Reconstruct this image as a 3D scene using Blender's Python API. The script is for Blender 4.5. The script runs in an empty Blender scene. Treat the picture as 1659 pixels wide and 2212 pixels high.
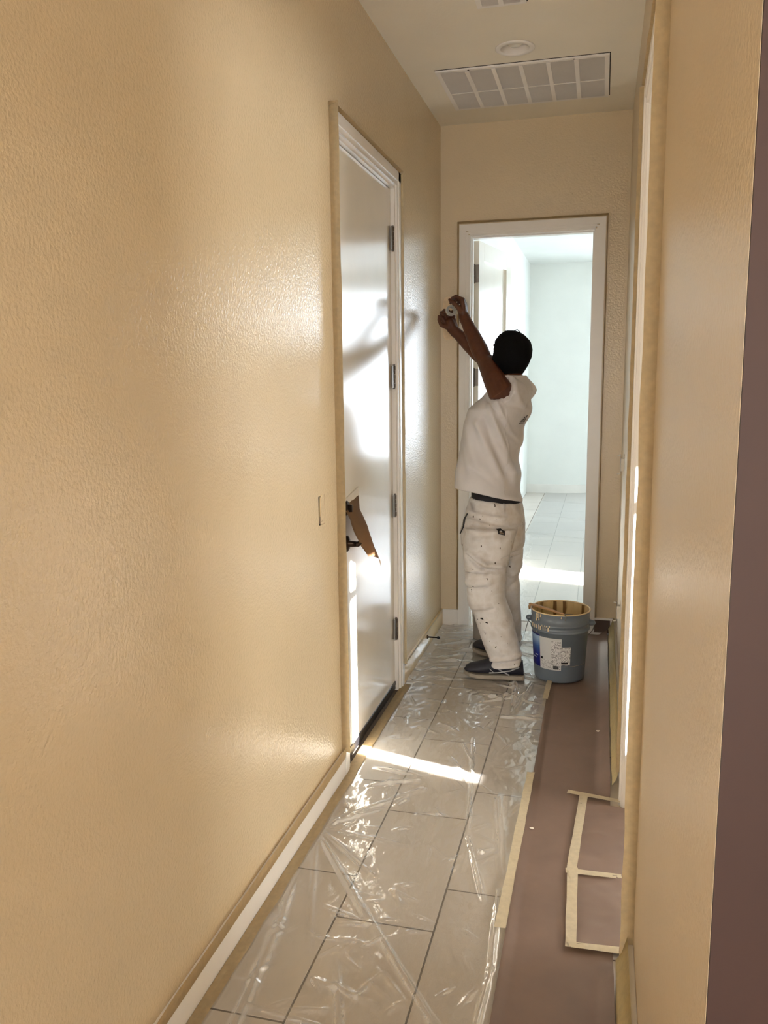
import bpy, bmesh, math, random
from mathutils import Vector, Matrix, noise
from mathutils.bvhtree import BVHTree
random.seed(7)
PI = math.pi
SC = bpy.context.scene
COL = SC.collection

# ------------------------------------------------------------------ camera
cam_d = bpy.data.cameras.new('camera')
cam = bpy.data.objects.new('camera', cam_d); COL.objects.link(cam)
cam_d.sensor_fit = 'VERTICAL'; cam_d.sensor_height = 36.0
cam_d.lens = 1790.6 / 2212 * 36.0
cam_d.clip_start = 0.02
CR = Vector((0.9676688, 0.25196727, -0.01138355)); CU = Vector((-0.02926799, 0.15700119, 0.98716463)); CF = Vector((-0.25052041, 0.95491524, -0.15929973))
CAM = Vector((0.9631, 0.0, 1.5688))
cam.matrix_world = Matrix(((CR.x, CU.x, -CF.x, CAM.x), (CR.y, CU.y, -CF.y, CAM.y), (CR.z, CU.z, -CF.z, CAM.z), (0, 0, 0, 1)))
SC.camera = cam

# ------------------------------------------------------------------ world, sun, daylight at the windows, added fill, exposure
SC.view_settings.view_transform = 'Standard'; SC.view_settings.look = 'None'
SC.view_settings.gamma = 1.0; SC.view_settings.use_curve_mapping = False
SC.view_settings.exposure = 0.25
SC.cycles.use_denoising = True
SC.cycles.diffuse_bounces = 6; SC.cycles.glossy_bounces = 3; SC.cycles.max_bounces = 9; SC.cycles.transparent_max_bounces = 12
SC.cycles.use_adaptive_sampling = True; SC.cycles.adaptive_threshold = 0.03
wd = bpy.data.worlds.new('sky'); SC.world = wd; wd.use_nodes = True
wd.node_tree.nodes['Background'].inputs[0].default_value = (0.55, 0.75, 1.0, 1)
wd.node_tree.nodes['Background'].inputs[1].default_value = 0.8

def lamp(name, kind, loc, direction, energy, color, **kw):
    d = bpy.data.lights.new(name, kind); o = bpy.data.objects.new(name, d); COL.objects.link(o)
    d.energy = energy; d.color = color
    for k, v in kw.items(): setattr(d, k, v)
    o.location = loc
    o.rotation_euler = Vector(direction).to_track_quat('-Z', 'Y').to_euler()
    return o
SUN_DIR = (-1.0, 0.273, -0.395)
lamp('sun', 'SUN', (8, 0, 5), SUN_DIR, 120.0, (1.0, 0.96, 0.90), angle=0.008)
# daylight standing in the window of the room behind the right doorway
lamp('window_daylight_side_room', 'AREA', (4.30, 2.62, 1.95), (-1, 0, -0.06), 88.0, (1.0, 0.97, 0.93), shape='RECTANGLE', size=1.25, size_y=1.55)
# daylight standing in the tall windows of the room behind the end doorway
lamp('window_daylight_end_room', 'AREA', (2.75, 11.44, 1.6), (-0.05, -1, 0), 128.0, (0.81, 0.91, 1.0), shape='RECTANGLE', size=2.1, size_y=2.2)

# added fill light behind the camera, at an assumed entry opening
lamp('entry_fill_light', 'AREA', (1.05, -2.52, 1.35), (-0.02, 1, 0.02), 68.0, (1.0, 0.96, 0.92), shape='RECTANGLE', size=1.7, size_y=2.2)

# ------------------------------------------------------------------ helpers
def lin(r, g, b):
    f = lambda c: (c/255/12.92) if c/255 <= 0.04045 else ((c/255+0.055)/1.055)**2.4
    return (f(r), f(g), f(b), 1)

def tag(o, label=None, cat=None, group=None, kind=None):
    if label: o['label'] = label
    if cat: o['category'] = cat
    if group: o['group'] = group
    if kind: o['kind'] = kind
    return o

def link_mesh(name, me, mat=None, parent=None, smooth=False):
    o = bpy.data.objects.new(name, me); COL.objects.link(o)
    if mat is not None and len(me.materials) == 0: me.materials.append(mat)
    if parent is not None: o.parent = parent
    if smooth:
        me.polygons.foreach_set('use_smooth', [True]*len(me.polygons))
    return o

def obj(name, bm, mat, parent=None, smooth=False, bevel=0, recalc=True):
    if recalc: bmesh.ops.recalc_face_normals(bm, faces=bm.faces)
    if bevel:
        es = [e for e in bm.edges if len(e.link_faces) == 2 and e.calc_face_angle() > 0.6]
        bmesh.ops.bevel(bm, geom=es, offset=bevel, segments=2, affect='EDGES', profile=0.7, clamp_overlap=True)
    me = bpy.data.meshes.new(name); bm.to_mesh(me); bm.free()
    return link_mesh(name, me, mat, parent, smooth)

def empty(name, loc=(0, 0, 0)):
    o = bpy.data.objects.new(name, None); COL.objects.link(o); o.location = loc
    o.empty_display_size = 0.05
    return o

def part_of(root, o):
    """parent keeping world placement for roots that are only translated"""
    o.parent = root
    o.matrix_parent_inverse = Matrix.Translation(root.location).inverted()
    return o

def BM(): return bmesh.new()

def box(bm, x0, x1, y0, y1, z0, z1):
    v = [bm.verts.new(p) for p in ((x0,y0,z0),(x1,y0,z0),(x1,y1,z0),(x0,y1,z0),(x0,y0,z1),(x1,y0,z1),(x1,y1,z1),(x0,y1,z1))]
    for f in ((3,2,1,0),(4,5,6,7),(0,1,5,4),(1,2,6,5),(2,3,7,6),(3,0,4,7)): bm.faces.new([v[i] for i in f])
    return v

def ring(bm, c, u, v, a, b, n):
    return [bm.verts.new(c + u*(a*math.cos(2*PI*i/n)) + v*(b*math.sin(2*PI*i/n))) for i in range(n)]

def skin_rings(bm, rs, cap0=True, cap1=True):
    n = len(rs[0])
    for A, B in zip(rs, rs[1:]):
        for i in range(n):
            j = (i+1) % n
            bm.faces.new((A[i], A[j], B[j], B[i]))
    if cap0: bm.faces.new(list(reversed(rs[0])))
    if cap1: bm.faces.new(rs[-1])

def frame_for(d):
    d = d.normalized(); h = Vector((0, 0, 1)) if abs(d.z) < 0.9 else Vector((1, 0, 0))
    u = d.cross(h).normalized(); v = d.cross(u).normalized()
    return u, v

def tube(bm, pts, radii, n=12, round_ends=True):
    """sphere-swept tapered chain"""
    pts = [Vector(p) for p in pts]
    if not isinstance(radii, (list, tuple)): radii = [radii]*len(pts)
    d0 = (pts[1]-pts[0]).normalized(); d1 = (pts[-1]-pts[-2]).normalized()
    u, v = frame_for(d0)
    rs = []
    if round_ends:
        for k in (0.2, 0.6):
            rs.append(ring(bm, pts[0]-d0*radii[0]*math.cos(k*PI/2), u, v, radii[0]*math.sin(k*PI/2), radii[0]*math.sin(k*PI/2), n))
    for i, p in enumerate(pts):
        if i == 0: d = d0
        elif i == len(pts)-1: d = d1
        else: d = ((pts[i]-pts[i-1]).normalized() + (pts[i+1]-pts[i]).normalized())
        d = d.normalized()
        u = (u - d*u.dot(d)).normalized(); v = d.cross(u).normalized()
        rs.append(ring(bm, p, u, v, radii[i], radii[i], n))
    if round_ends:
        for k in (0.6, 0.2):
            rs.append(ring(bm, pts[-1]+d1*radii[-1]*math.cos(k*PI/2), u, v, radii[-1]*math.sin(k*PI/2), radii[-1]*math.sin(k*PI/2), n))
    skin_rings(bm, rs)

def loft(bm, secs, n=32):
    """secs: (center, u, v, a, b[, power])"""
    rs = []
    for s in secs:
        c, u, v, a, b = s[:5]; p = s[5] if len(s) > 5 else 2.0
        r = []
        for i in range(n):
            t = 2*PI*i/n; ct, st = math.cos(t), math.sin(t)
            x = math.copysign(abs(ct)**(2/p), ct); y = math.copysign(abs(st)**(2/p), st)
            r.append(bm.verts.new(Vector(c) + u*(a*x) + v*(b*y)))
        rs.append(r)
    skin_rings(bm, rs)

def lathe(bm, prof, c=(0, 0, 0), n=48, close=False, a0=0.0):
    c = Vector(c); rs = []
    for r, z in prof:
        rs.append([bm.verts.new(c + Vector((r*math.cos(a0+2*PI*i/n), r*math.sin(a0+2*PI*i/n), z))) for i in range(n)])
    for A, B in zip(rs, rs[1:] + ([rs[0]] if close else [])):
        for i in range(n):
            j = (i+1) % n; bm.faces.new((A[i], A[j], B[j], B[i]))
    return rs

def strip_sheet(bm, a, b, width_vec, n=24, thick=0.0006, wav=0.0, seed=0, wob=None):
    """a long strip of tape from a to b, width along width_vec, with slight waviness out of plane and along the width"""
    a, b, w = Vector(a), Vector(b), Vector(width_vec)
    d = (b-a).normalized(); nr = d.cross(w).normalized()
    rows = []
    for i in range(n+1):
        t = i/n; p = a.lerp(b, t)
        o1 = noise.noise(Vector((t*(b-a).length*6, seed*3.1, 0)))*wav
        o2 = noise.noise(Vector((t*(b-a).length*6, seed*3.1, 7)))*wav
        e = noise.noise(Vector((t*(b-a).length*9, seed*1.7, 3)))*(wob or 0)
        rows.append([bm.verts.new(p+nr*(o1*0.15)), bm.verts.new(p+w*0.5+nr*o1), bm.verts.new(p+w*(1+e)+nr*o2)])
    for A, B in zip(rows, rows[1:]):
        for k in range(2): bm.faces.new((A[k], A[k+1], B[k+1], B[k]))
    g = bm.faces[:]
    r = bmesh.ops.solidify(bm, geom=g, thickness=thick)

def remesh(bm, voxel, smooth_it=4, name='tmp'):
    bmesh.ops.recalc_face_normals(bm, faces=bm.faces)
    me = bpy.data.meshes.new(name); bm.to_mesh(me); bm.free()
    o = bpy.data.objects.new(name, me); COL.objects.link(o)
    m = o.modifiers.new('r', 'REMESH'); m.mode = 'VOXEL'; m.voxel_size = voxel
    if smooth_it:
        s = o.modifiers.new('s', 'SMOOTH'); s.factor = 0.5; s.iterations = smooth_it
    dg = bpy.context.evaluated_depsgraph_get()
    me2 = bpy.data.meshes.new_from_object(o.evaluated_get(dg))
    bpy.data.objects.remove(o); bpy.data.meshes.remove(me)
    me2.materials.clear()
    return me2

def bvh_of(me):
    return BVHTree.FromPolygons([v.co for v in me.vertices], [p.vertices[:] for p in me.polygons])

def conform(bm, bvh, origin, d, u, v, poly, off=0.0015, step=0.006):
    """a flat outline (u,v pairs, convex quad) laid onto a surface by casting along d"""
    origin, d, u, v = Vector(origin), Vector(d).normalized(), Vector(u), Vector(v)
    q = [Vector((p[0], p[1], 0)) for p in poly]
    L = max((q[1]-q[0]).length, (q[2]-q[3]).length); Hh = max((q[3]-q[0]).length, (q[2]-q[1]).length)
    nu = max(1, int(L/step)); nv = max(1, int(Hh/step))
    g = []
    for j in range(nv+1):
        row = []
        for i in range(nu+1):
            s, t = i/nu, j/nv
            p = q[0].lerp(q[1], s).lerp(q[3].lerp(q[2], s), t)
            o = origin + u*p.x + v*p.y - d*0.5
            h = bvh.ray_cast(o, d, 1.2)
            row.append(bm.verts.new(h[0] + h[1].normalized()*off) if h[0] else None)
        g.append(row)
    for j in range(nv):
        for i in range(nu):
            f = [g[j][i], g[j][i+1], g[j+1][i+1], g[j+1][i]]
            if all(f):
                try: bm.faces.new(f)
                except ValueError: pass

# ------------------------------------------------------------------ materials
def new_mat(name):
    m = bpy.data.materials.new(name); m.use_nodes = True
    nt = m.node_tree; b = nt.nodes['Principled BSDF']
    return m, nt, b

def geo(nt): return nt.nodes.new('ShaderNodeNewGeometry').outputs['Position']

def noise_node(nt, vec, scale, detail=3, rough=0.55, stretch=None):
    if stretch:
        mp = nt.nodes.new('ShaderNodeMapping'); mp.inputs['Scale'].default_value = stretch
        nt.links.new(vec, mp.inputs['Vector']); vec = mp.outputs[0]
    n = nt.nodes.new('ShaderNodeTexNoise'); n.inputs['Scale'].default_value = scale
    n.inputs['Detail'].default_value = detail; n.inputs['Roughness'].default_value = rough
    nt.links.new(vec, n.inputs['Vector']); return n.outputs['Fac']

def ramp(nt, fac, stops):
    r = nt.nodes.new('ShaderNodeValToRGB'); nt.links.new(fac, r.inputs[0])
    e = r.color_ramp.elements
    while len(e) < len(stops): e.new(0.5)
    for k, (p, c) in enumerate(stops):
        e[k].position = p; e[k].color = c
    return r.outputs[0]

def bump(nt, b, h, strength, dist, prev=None):
    n = nt.nodes.new('ShaderNodeBump'); n.inputs['Strength'].default_value = strength; n.inputs['Distance'].default_value = dist
    nt.links.new(h, n.inputs['Height'])
    if prev: nt.links.new(prev, n.inputs['Normal'])
    nt.links.new(n.outputs[0], b.inputs['Normal']); return n.outputs[0]

def mul(c, k): return (c[0]*k, c[1]*k, c[2]*k, 1)

def plain(name, col, rough=0.5, metal=0.0, var=0.06, bscale=0, bstr=0, bdist=0.002, vscale=8, coat=0):
    m, nt, b = new_mat(name); p = geo(nt)
    nf = noise_node(nt, p, vscale, 4)
    nt.links.new(ramp(nt, nf, [(0.3, mul(col, 1-var)), (0.7, mul(col, 1+var))]), b.inputs['Base Color'])
    b.inputs['Roughness'].default_value = rough; b.inputs['Metallic'].default_value = metal
    if coat: b.inputs['Coat Weight'].default_value = coat; b.inputs['Coat Roughness'].default_value = 0.1
    if bscale: bump(nt, b, noise_node(nt, p, bscale, 2), bstr, bdist)
    return m

def wall_paint(name, col, rough, bstr=0.55):
    m, nt, b = new_mat(name); p = geo(nt)
    nf = noise_node(nt, p, 1.7, 3)
    nt.links.new(ramp(nt, nf, [(0.3, mul(col, 0.96)), (0.7, mul(col, 1.03))]), b.inputs['Base Color'])
    b.inputs['Roughness'].default_value = rough
    bump(nt, b, noise_node(nt, p, 105, 2), bstr, 0.0032)
    return m

M = {}
M['wall'] = wall_paint('hall_wall_paint', lin(217, 200, 169), 0.18)
M['wall_r'] = wall_paint('hall_wall_paint_matte', lin(212, 195, 168), 0.36, 0.5)
M['ceil'] = wall_paint('ceiling_paint', lin(242, 235, 220), 0.6, 0.25)
M['room'] = wall_paint('end_room_paint', lin(236, 238, 234), 0.55, 0.2)
M['white'] = plain('white_trim_enamel', lin(238, 235, 230), 0.28, var=0.02, bscale=60, bstr=0.04)
M['door'] = plain('white_door_enamel', lin(238, 234, 224), 0.17, var=0.015, bscale=14, bstr=0.035, bdist=0.004)
M['grout'] = plain('grout', lin(100, 90, 80), 0.9, bscale=200, bstr=0.3)
M['black'] = plain('black_rubber', lin(14, 14, 18), 0.35)
M['dark'] = plain('box_dark', lin(20, 16, 13), 0.8)
M['steel'] = plain('satin_nickel', lin(120, 112, 104), 0.32, metal=1.0)
M['bronze'] = plain('dark_bronze', lin(62, 50, 42), 0.35, metal=0.9)
M['plate'] = plain('vent_white_metal', lin(244, 240, 236), 0.45, var=0.02)
M['lampglass'] = plain('frosted_bulb', lin(240, 236, 226), 0.25, var=0.01)
M['pvc'] = plain('white_plastic', lin(228, 222, 210), 0.4)
M['wood'] = plain('painted_stick', lin(176, 138, 96), 0.5, var=0.2, vscale=30)
M['cream'] = plain('cream_paint', lin(228, 205, 160), 0.3, var=0.08, vscale=25)

# tile
m, nt, b = new_mat('floor_tile'); p = geo(nt)
oi = nt.nodes.new('ShaderNodeObjectInfo')
nf = noise_node(nt, p, 5, 6, 0.6, (1, 0.35, 1))
c1 = ramp(nt, nf, [(0.3, lin(206, 197, 187)), (0.7, lin(219, 211, 202))])
mx = nt.nodes.new('ShaderNodeMix'); mx.data_type = 'RGBA'; mx.blend_type = 'MULTIPLY'; mx.inputs[0].default_value = 0.10
nt.links.new(c1, mx.inputs[6]); nt.links.new(oi.outputs['Random'], mx.inputs[7]); nt.links.new(mx.outputs[2], b.inputs['Base Color'])
b.inputs['Roughness'].default_value = 0.42
M['tile'] = m

# masking tape (translucent crepe paper)
def tape_mat(name, col, trans):
    m = bpy.data.materials.new(name); m.use_nodes = True; nt = m.node_tree
    b = nt.nodes['Principled BSDF']; out = nt.nodes['Material Output']
    p = geo(nt); nf = noise_node(nt, p, 60, 3)
    c = ramp(nt, nf, [(0.3, mul(col, 0.92)), (0.7, mul(col, 1.05))])
    nt.links.new(c, b.inputs['Base Color']); b.inputs['Roughness'].default_value = 0.6
    bump(nt, b, noise_node(nt, p, 300, 2), 0.25, 0.001)
    t = nt.nodes.new('ShaderNodeBsdfTranslucent'); nt.links.new(c, t.inputs[0])
    mxs = nt.nodes.new('ShaderNodeMixShader'); mxs.inputs[0].default_value = trans
    nt.links.new(b.outputs[0], mxs.inputs[1]); nt.links.new(t.outputs[0], mxs.inputs[2]); nt.links.new(mxs.outputs[0], out.inputs[0])
    return m
M['tape'] = tape_mat('masking_tape_tan', lin(224, 209, 178), 0.5)
M['tapew'] = tape_mat('masking_tape_pale', lin(242, 234, 214), 0.2)
M['paper'] = plain('brown_masking_paper', lin(116, 97, 87), 0.62, var=0.10, vscale=5, bscale=9, bstr=0.25, bdist=0.01)
M['kraft'] = plain('kraft_paper', lin(150, 118, 86), 0.6, var=0.08, vscale=20)
M['film'] = tape_mat('yellowed_film', lin(236, 224, 186), 0.30)

# clear plastic sheeting
def sheeting(name, haze):
    m = bpy.data.materials.new(name); m.use_nodes = True; nt = m.node_tree
    nt.nodes.remove(nt.nodes['Principled BSDF']); out = nt.nodes['Material Output']
    p = geo(nt)
    tr = nt.nodes.new('ShaderNodeBsdfTransparent'); tr.inputs[0].default_value = (0.97, 0.975, 0.97, 1)
    gl = nt.nodes.new('ShaderNodeBsdfGlossy'); gl.inputs['Roughness'].default_value = 0.06
    df = nt.nodes.new('ShaderNodeBsdfDiffuse'); df.inputs[0].default_value = (0.85, 0.85, 0.84, 1)
    n2 = noise_node(nt, p, 26, 4, 0.6, (1, 0.5, 1))
    bp = nt.nodes.new('ShaderNodeBump'); bp.inputs['Strength'].default_value = 0.35; bp.inputs['Distance'].default_value = 0.006
    nt.links.new(n2, bp.inputs['Height']); nt.links.new(bp.outputs[0], gl.inputs['Normal'])
    fr = nt.nodes.new('ShaderNodeFresnel'); fr.inputs[0].default_value = 1.5
    k = nt.nodes.new('ShaderNodeMath'); k.operation = 'MULTIPLY'; k.inputs[1].default_value = 1.7; k.use_clamp = True
    nt.links.new(fr.outputs[0], k.inputs[0])
    k2 = nt.nodes.new('ShaderNodeMath'); k2.operation = 'MINIMUM'; k2.inputs[1].default_value = 0.42; nt.links.new(k.outputs[0], k2.inputs[0]); k = k2
    a = nt.nodes.new('ShaderNodeMixShader')
    gn = nt.nodes.new('ShaderNodeNewGeometry'); sz = nt.nodes.new('ShaderNodeSeparateXYZ'); nt.links.new(gn.outputs['Normal'], sz.inputs[0])
    ab = nt.nodes.new('ShaderNodeMath'); ab.operation = 'ABSOLUTE'; nt.links.new(sz.outputs[2], ab.inputs[0])
    hz = nt.nodes.new('ShaderNodeMapRange'); hz.inputs['From Min'].default_value = 1.0; hz.inputs['From Max'].default_value = 0.80; hz.inputs['To Min'].default_value = haze; hz.inputs['To Max'].default_value = min(0.6, haze+0.40)
    nt.links.new(ab.outputs[0], hz.inputs['Value']); nt.links.new(hz.outputs[0], a.inputs[0])
    nt.links.new(tr.outputs[0], a.inputs[1]); nt.links.new(df.outputs[0], a.inputs[2])
    s = nt.nodes.new('ShaderNodeMixShader'); nt.links.new(k.outputs[0], s.inputs[0])
    nt.links.new(a.outputs[0], s.inputs[1]); nt.links.new(gl.outputs[0], s.inputs[2]); nt.links.new(s.outputs[0], out.inputs[0])
    return m
M['plastic'] = sheeting('clear_plastic_sheet', 0.09)
M['plastic2'] = sheeting('end_room_plastic_sheet', 0.34)

# ------------------------------------------------------------------ room shell
D, W, H = 5.0825, 1.084, 3.0234
def wall_grid(bm, axis, t0, t1, a0, a1, z0, z1, holes):
    """slab normal to axis ('x' or 'y') between t0..t1, spanning a0..a1 and z0..z1, with rectangular holes (a0,a1,z0,z1)"""
    As = sorted({a0, a1, *[h[0] for h in holes], *[h[1] for h in holes]}); Zs = sorted({z0, z1, *[h[2] for h in holes], *[h[3] for h in holes]})
    As = [a for a in As if a0 <= a <= a1]; Zs = [z for z in Zs if z0 <= z <= z1]
    for i in range(len(As)-1):
        for j in range(len(Zs)-1):
            ca, cz = (As[i]+As[i+1])/2, (Zs[j]+Zs[j+1])/2
            if any(h[0] < ca < h[1] and h[2] < cz < h[3] for h in holes): continue
            if axis == 'x': box(bm, t0, t1, As[i], As[i+1], Zs[j], Zs[j+1])
            else: box(bm, As[i], As[i+1], t0, t1, Zs[j], Zs[j+1])
    bmesh.ops.remove_doubles(bm, verts=bm.verts, dist=1e-5)
    # drop interior walls between cells
    seen = {}
    for f in list(bm.faces):
        k = tuple(sorted(v.index for v in f.verts)) if False else tuple(sorted(tuple(round(c, 5) for c in v.co) for v in f.verts))
        seen.setdefault(k, []).append(f)
    bmesh.ops.delete(bm, geom=[f for fs in seen.values() if len(fs) > 1 for f in fs], context='FACES_ONLY')

def struct(name, bm, mat, label, cat, **kw):
    return tag(obj(name, bm, mat, **kw), label, cat, kind='structure')

DY0, DY1, DZ = 3.035, 3.925, 2.452      # left door opening
bm = BM(); wall_grid(bm, 'x', -0.13, 0.0, -2.6, D+0.13, 0, H, [(DY0, DY1, 0, DZ), (2.756, 2.822, 1.05, 1.156)])
struct('wall_left', bm, M['wall'], 'long glossy cream hallway wall holding the white closed door', 'wall')
RY0, RY1, RZ = 2.12, 2.95, 2.43         # right doorway
bm = BM(); wall_grid(bm, 'x', W, W+0.13, 0.812, D+0.13, 0, H, [(RY0, RY1, 0, RZ), (4.17, 4.235, 0.34, 0.45), (4.40, 4.465, 1.06, 1.17)])
struct('wall_right', bm, M['wall_r'], 'cream hallway wall with the side doorway opposite the closed white door', 'wall')
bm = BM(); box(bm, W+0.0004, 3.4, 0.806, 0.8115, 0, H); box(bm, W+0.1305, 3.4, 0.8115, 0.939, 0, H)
M['mauve'] = wall_paint('return_wall_taupe', lin(62, 40, 35), 0.6, 0.06)  # return wall has its own colour, darker than the hall walls
struct('wall_near', bm, M['mauve'], 'dark taupe return wall turning away at the near corner', 'wall')
EX0, EX1, EZ = 0.176, 0.900, 2.400      # end doorway
bm = BM(); wall_grid(bm, 'y', D, D+0.13, 0.0, W, 0, H, [(EX0, EX1, 0, EZ)])
struct('wall_end', bm, M['wall'], 'tan end wall around the bright open doorway', 'wall')
# foyer the camera stands in
bm = BM(); wall_grid(bm, 'y', -2.73, -2.6, -0.13, 3.53, 0, H, [(0.2, 1.9, 0.0, 2.45)])  # opening added behind the camera to let the fill light in
struct('wall_behind', bm, M['wall'], 'cream wall with an unseen opening added for the fill light', 'wall')
bm = BM(); box(bm, 3.4, 3.53, -2.6, 0.809, 0, H)
struct('wall_foyer_side', bm, M['wall'], 'plain cream side wall of the entry space', 'wall')
# side room behind the right doorway
WY0, WY1, WZ0, WZ1 = 1.984, 3.25, 1.434, 2.53
bm = BM(); wall_grid(bm, 'x', 4.2, 4.33, 0.809, D+0.13, 0, H, [(WY0, WY1, WZ0, WZ1)])
struct('wall_side_room', bm, M['room'], 'outer wall with window of the side room', 'wall')
bm = BM(); box(bm, 3.4, 4.33, 0.809, 0.939, 0, H); struct('wall_side_room_south', bm, M['room'], 'plain wall of the side room', 'wall')
# end room
bm = BM(); box(bm, -0.13, 0.0, D+0.13, 11.4, 0, H)
struct('wall_end_room_left', bm, M['room'], 'white left wall of the bright end room', 'wall')
bm = BM(); wall_grid(bm, 'y', 11.4, 11.53, -0.13, 4.13, 0, H, [(1.7, 3.8, 0.5, 2.7)])
struct('wall_end_room_back', bm, M['room'], 'pale far wall of the bright end room', 'wall')
EW = [(5.40, 5.85, 0.9, 2.3)]
bm = BM(); wall_grid(bm, 'x', 4.0, 4.13, D+0.13, 11.4, 0, H, EW)
struct('wall_end_room_right', bm, M['room'], 'window wall of the bright end room', 'wall')
bm = BM(); box(bm, W, 4.2, D, D+0.13, 0, H); struct('wall_partition', bm, M['room'], 'partition between side room and end room', 'wall')
# windows (frame and glazing bars)
def window(name, x, y0, y1, z0, z1, bars_z, bars_y, label):
    r = empty(name, (x, y0, z0)); tag(r, label, 'window', kind='structure')
    bm = BM(); f = 0.03
    box(bm, x, x+0.05, y0-0.03, y0, z0-0.03, z1+0.03); box(bm, x, x+0.05, y1, y1+f, z0-0.03, z1+0.03)
    box(bm, x, x+0.05, y0, y1, z0-0.03, z0); box(bm, x, x+0.05, y0, y1, z1, z1+f)
    part_of(r, obj('window_frame', bm, M['white']))
    for z in bars_z:
        bm = BM(); box(bm, x+0.01, x+0.035, y0, y1, z-0.026, z+0.026); part_of(r, obj('glazing_bar', bm, M['white']))
    for y in bars_y:
        bm = BM(); box(bm, x+0.01, x+0.035, y-0.014, y+0.014, z0, z1); part_of(r, obj('glazing_bar', bm, M['white']))
window('window_1', 4.145, WY0, WY1, WZ0, WZ1, [2.335], [], 'white framed window of the side room')
window('window_2', 3.945, 5.40, 5.85, 0.9, 2.3, [], [], 'narrow white framed window of the end room')
r = empty('window_3', (2.75, 11.35, 0.5)); tag(r, 'wide white framed window in the far wall of the end room', 'window', kind='structure')
bm = BM(); box(bm, 1.67, 1.7, 11.35, 11.40, 0.47, 2.73); box(bm, 3.8, 3.83, 11.35, 11.40, 0.47, 2.73); box(bm, 1.7, 3.8, 11.35, 11.40, 0.47, 0.5); box(bm, 1.7, 3.8, 11.35, 11.40, 2.7, 2.73); part_of(r, obj('window_frame', bm, M['white']))
for xx in (2.4, 3.1):
    bm = BM(); box(bm, xx-0.014, xx+0.014, 11.36, 11.385, 0.5, 2.7); part_of(r, obj('glazing_bar', bm, M['white']))
# ceilings
bm = BM(); box(bm, -0.13, 4.33, -2.73, D+0.13, H, H+0.12)
struct('ceiling', bm, M['ceil'], 'smooth pale ceiling over the hallway', 'ceiling')
bm = BM(); box(bm, -0.13, 4.13, D+0.13, 11.53, H, H+0.12)
struct('ceiling_end_room', bm, M['room'], 'white ceiling of the bright end room', 'ceiling')

# ------------------------------------------------------------------ floor with single tiles
bm = BM(); box(bm, -0.13, 4.33, -2.73, 11.53, -0.06, -0.0018)
floor = struct('floor', bm, M['grout'], 'beige rectangular floor tiles laid in running bond', 'floor')
TW, TL, GR = 0.2945, 0.6285, 0.0062
def tile_mesh(w, l):
    bm = BM(); box(bm, 0, w, 0, l, -0.008, 0.0)
    es = [e for e in bm.edges if all(abs(v.co.z) < 1e-6 for v in e.verts)]
    bmesh.ops.bevel(bm, geom=es, offset=0.0012, segments=1, affect='EDGES')
    me = bpy.data.meshes.new('tile'); bm.to_mesh(me); bm.free(); me.materials.append(M['tile']); return me
cache = {}
for ci, xc in enumerate((-0.048, 0.246, 0.540, 0.835, 1.130, 1.425)):
    y = 2.118 if ci % 2 == 1 else 2.325
    y -= TL*6
    while y < 11.3:
        x0, x1 = xc+GR/2, xc+TW-GR/2; y0, y1 = y+GR/2, y+TL-GR/2
        if ci == 0: x0 = 0.001
        if ci >= 4 and not (0.95 < y < 4.6): y += TL; continue
        if y1 > -2.0:
            k = (round(x1-x0, 4), round(y1-y0, 4))
            if k not in cache: cache[k] = tile_mesh(*k)
            t = bpy.data.objects.new('tile', cache[k]); COL.objects.link(t); t.location = (x0, y0, 0); t.parent = floor
        y += TL

# ------------------------------------------------------------------ baseboards
def bboard(name, x0, x1, y0, y1, label, h=0.105, mat='white', face=None):
    bm = BM(); box(bm, x0, x1, y0, y1, 0, h)
    return struct(name, bm, M[mat], label, 'baseboard', bevel=0.003)
bboard('baseboard_left', 0.0, 0.014, -2.6, 2.972, 'white baseboard below the glossy left wall, near the closed door', 0.10)
bboard('baseboard_left_far', 0.0, 0.014, 3.99, D, 'cream painted baseboard beyond the closed door', 0.105, 'cream')
bboard('baseboard_end_left', 0.014, 0.116, D-0.014, D, 'short baseboard left of the end doorway')
bboard('baseboard_end_right', 0.957, W-0.014, D-0.014, D, 'short baseboard right of the end doorway')
bboard('baseboard_right', W-0.014, W, 0.809, 2.058, 'baseboard below the near right wall', 0.1)
bboard('baseboard_right_far', W-0.014, W, 3.012, D-0.014, 'baseboard beyond the side doorway', 0.1)
bboard('baseboard_end_room', 0.0, 4.0, 11.385, 11.4, 'white baseboard of the end room far wall', 0.12)

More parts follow.
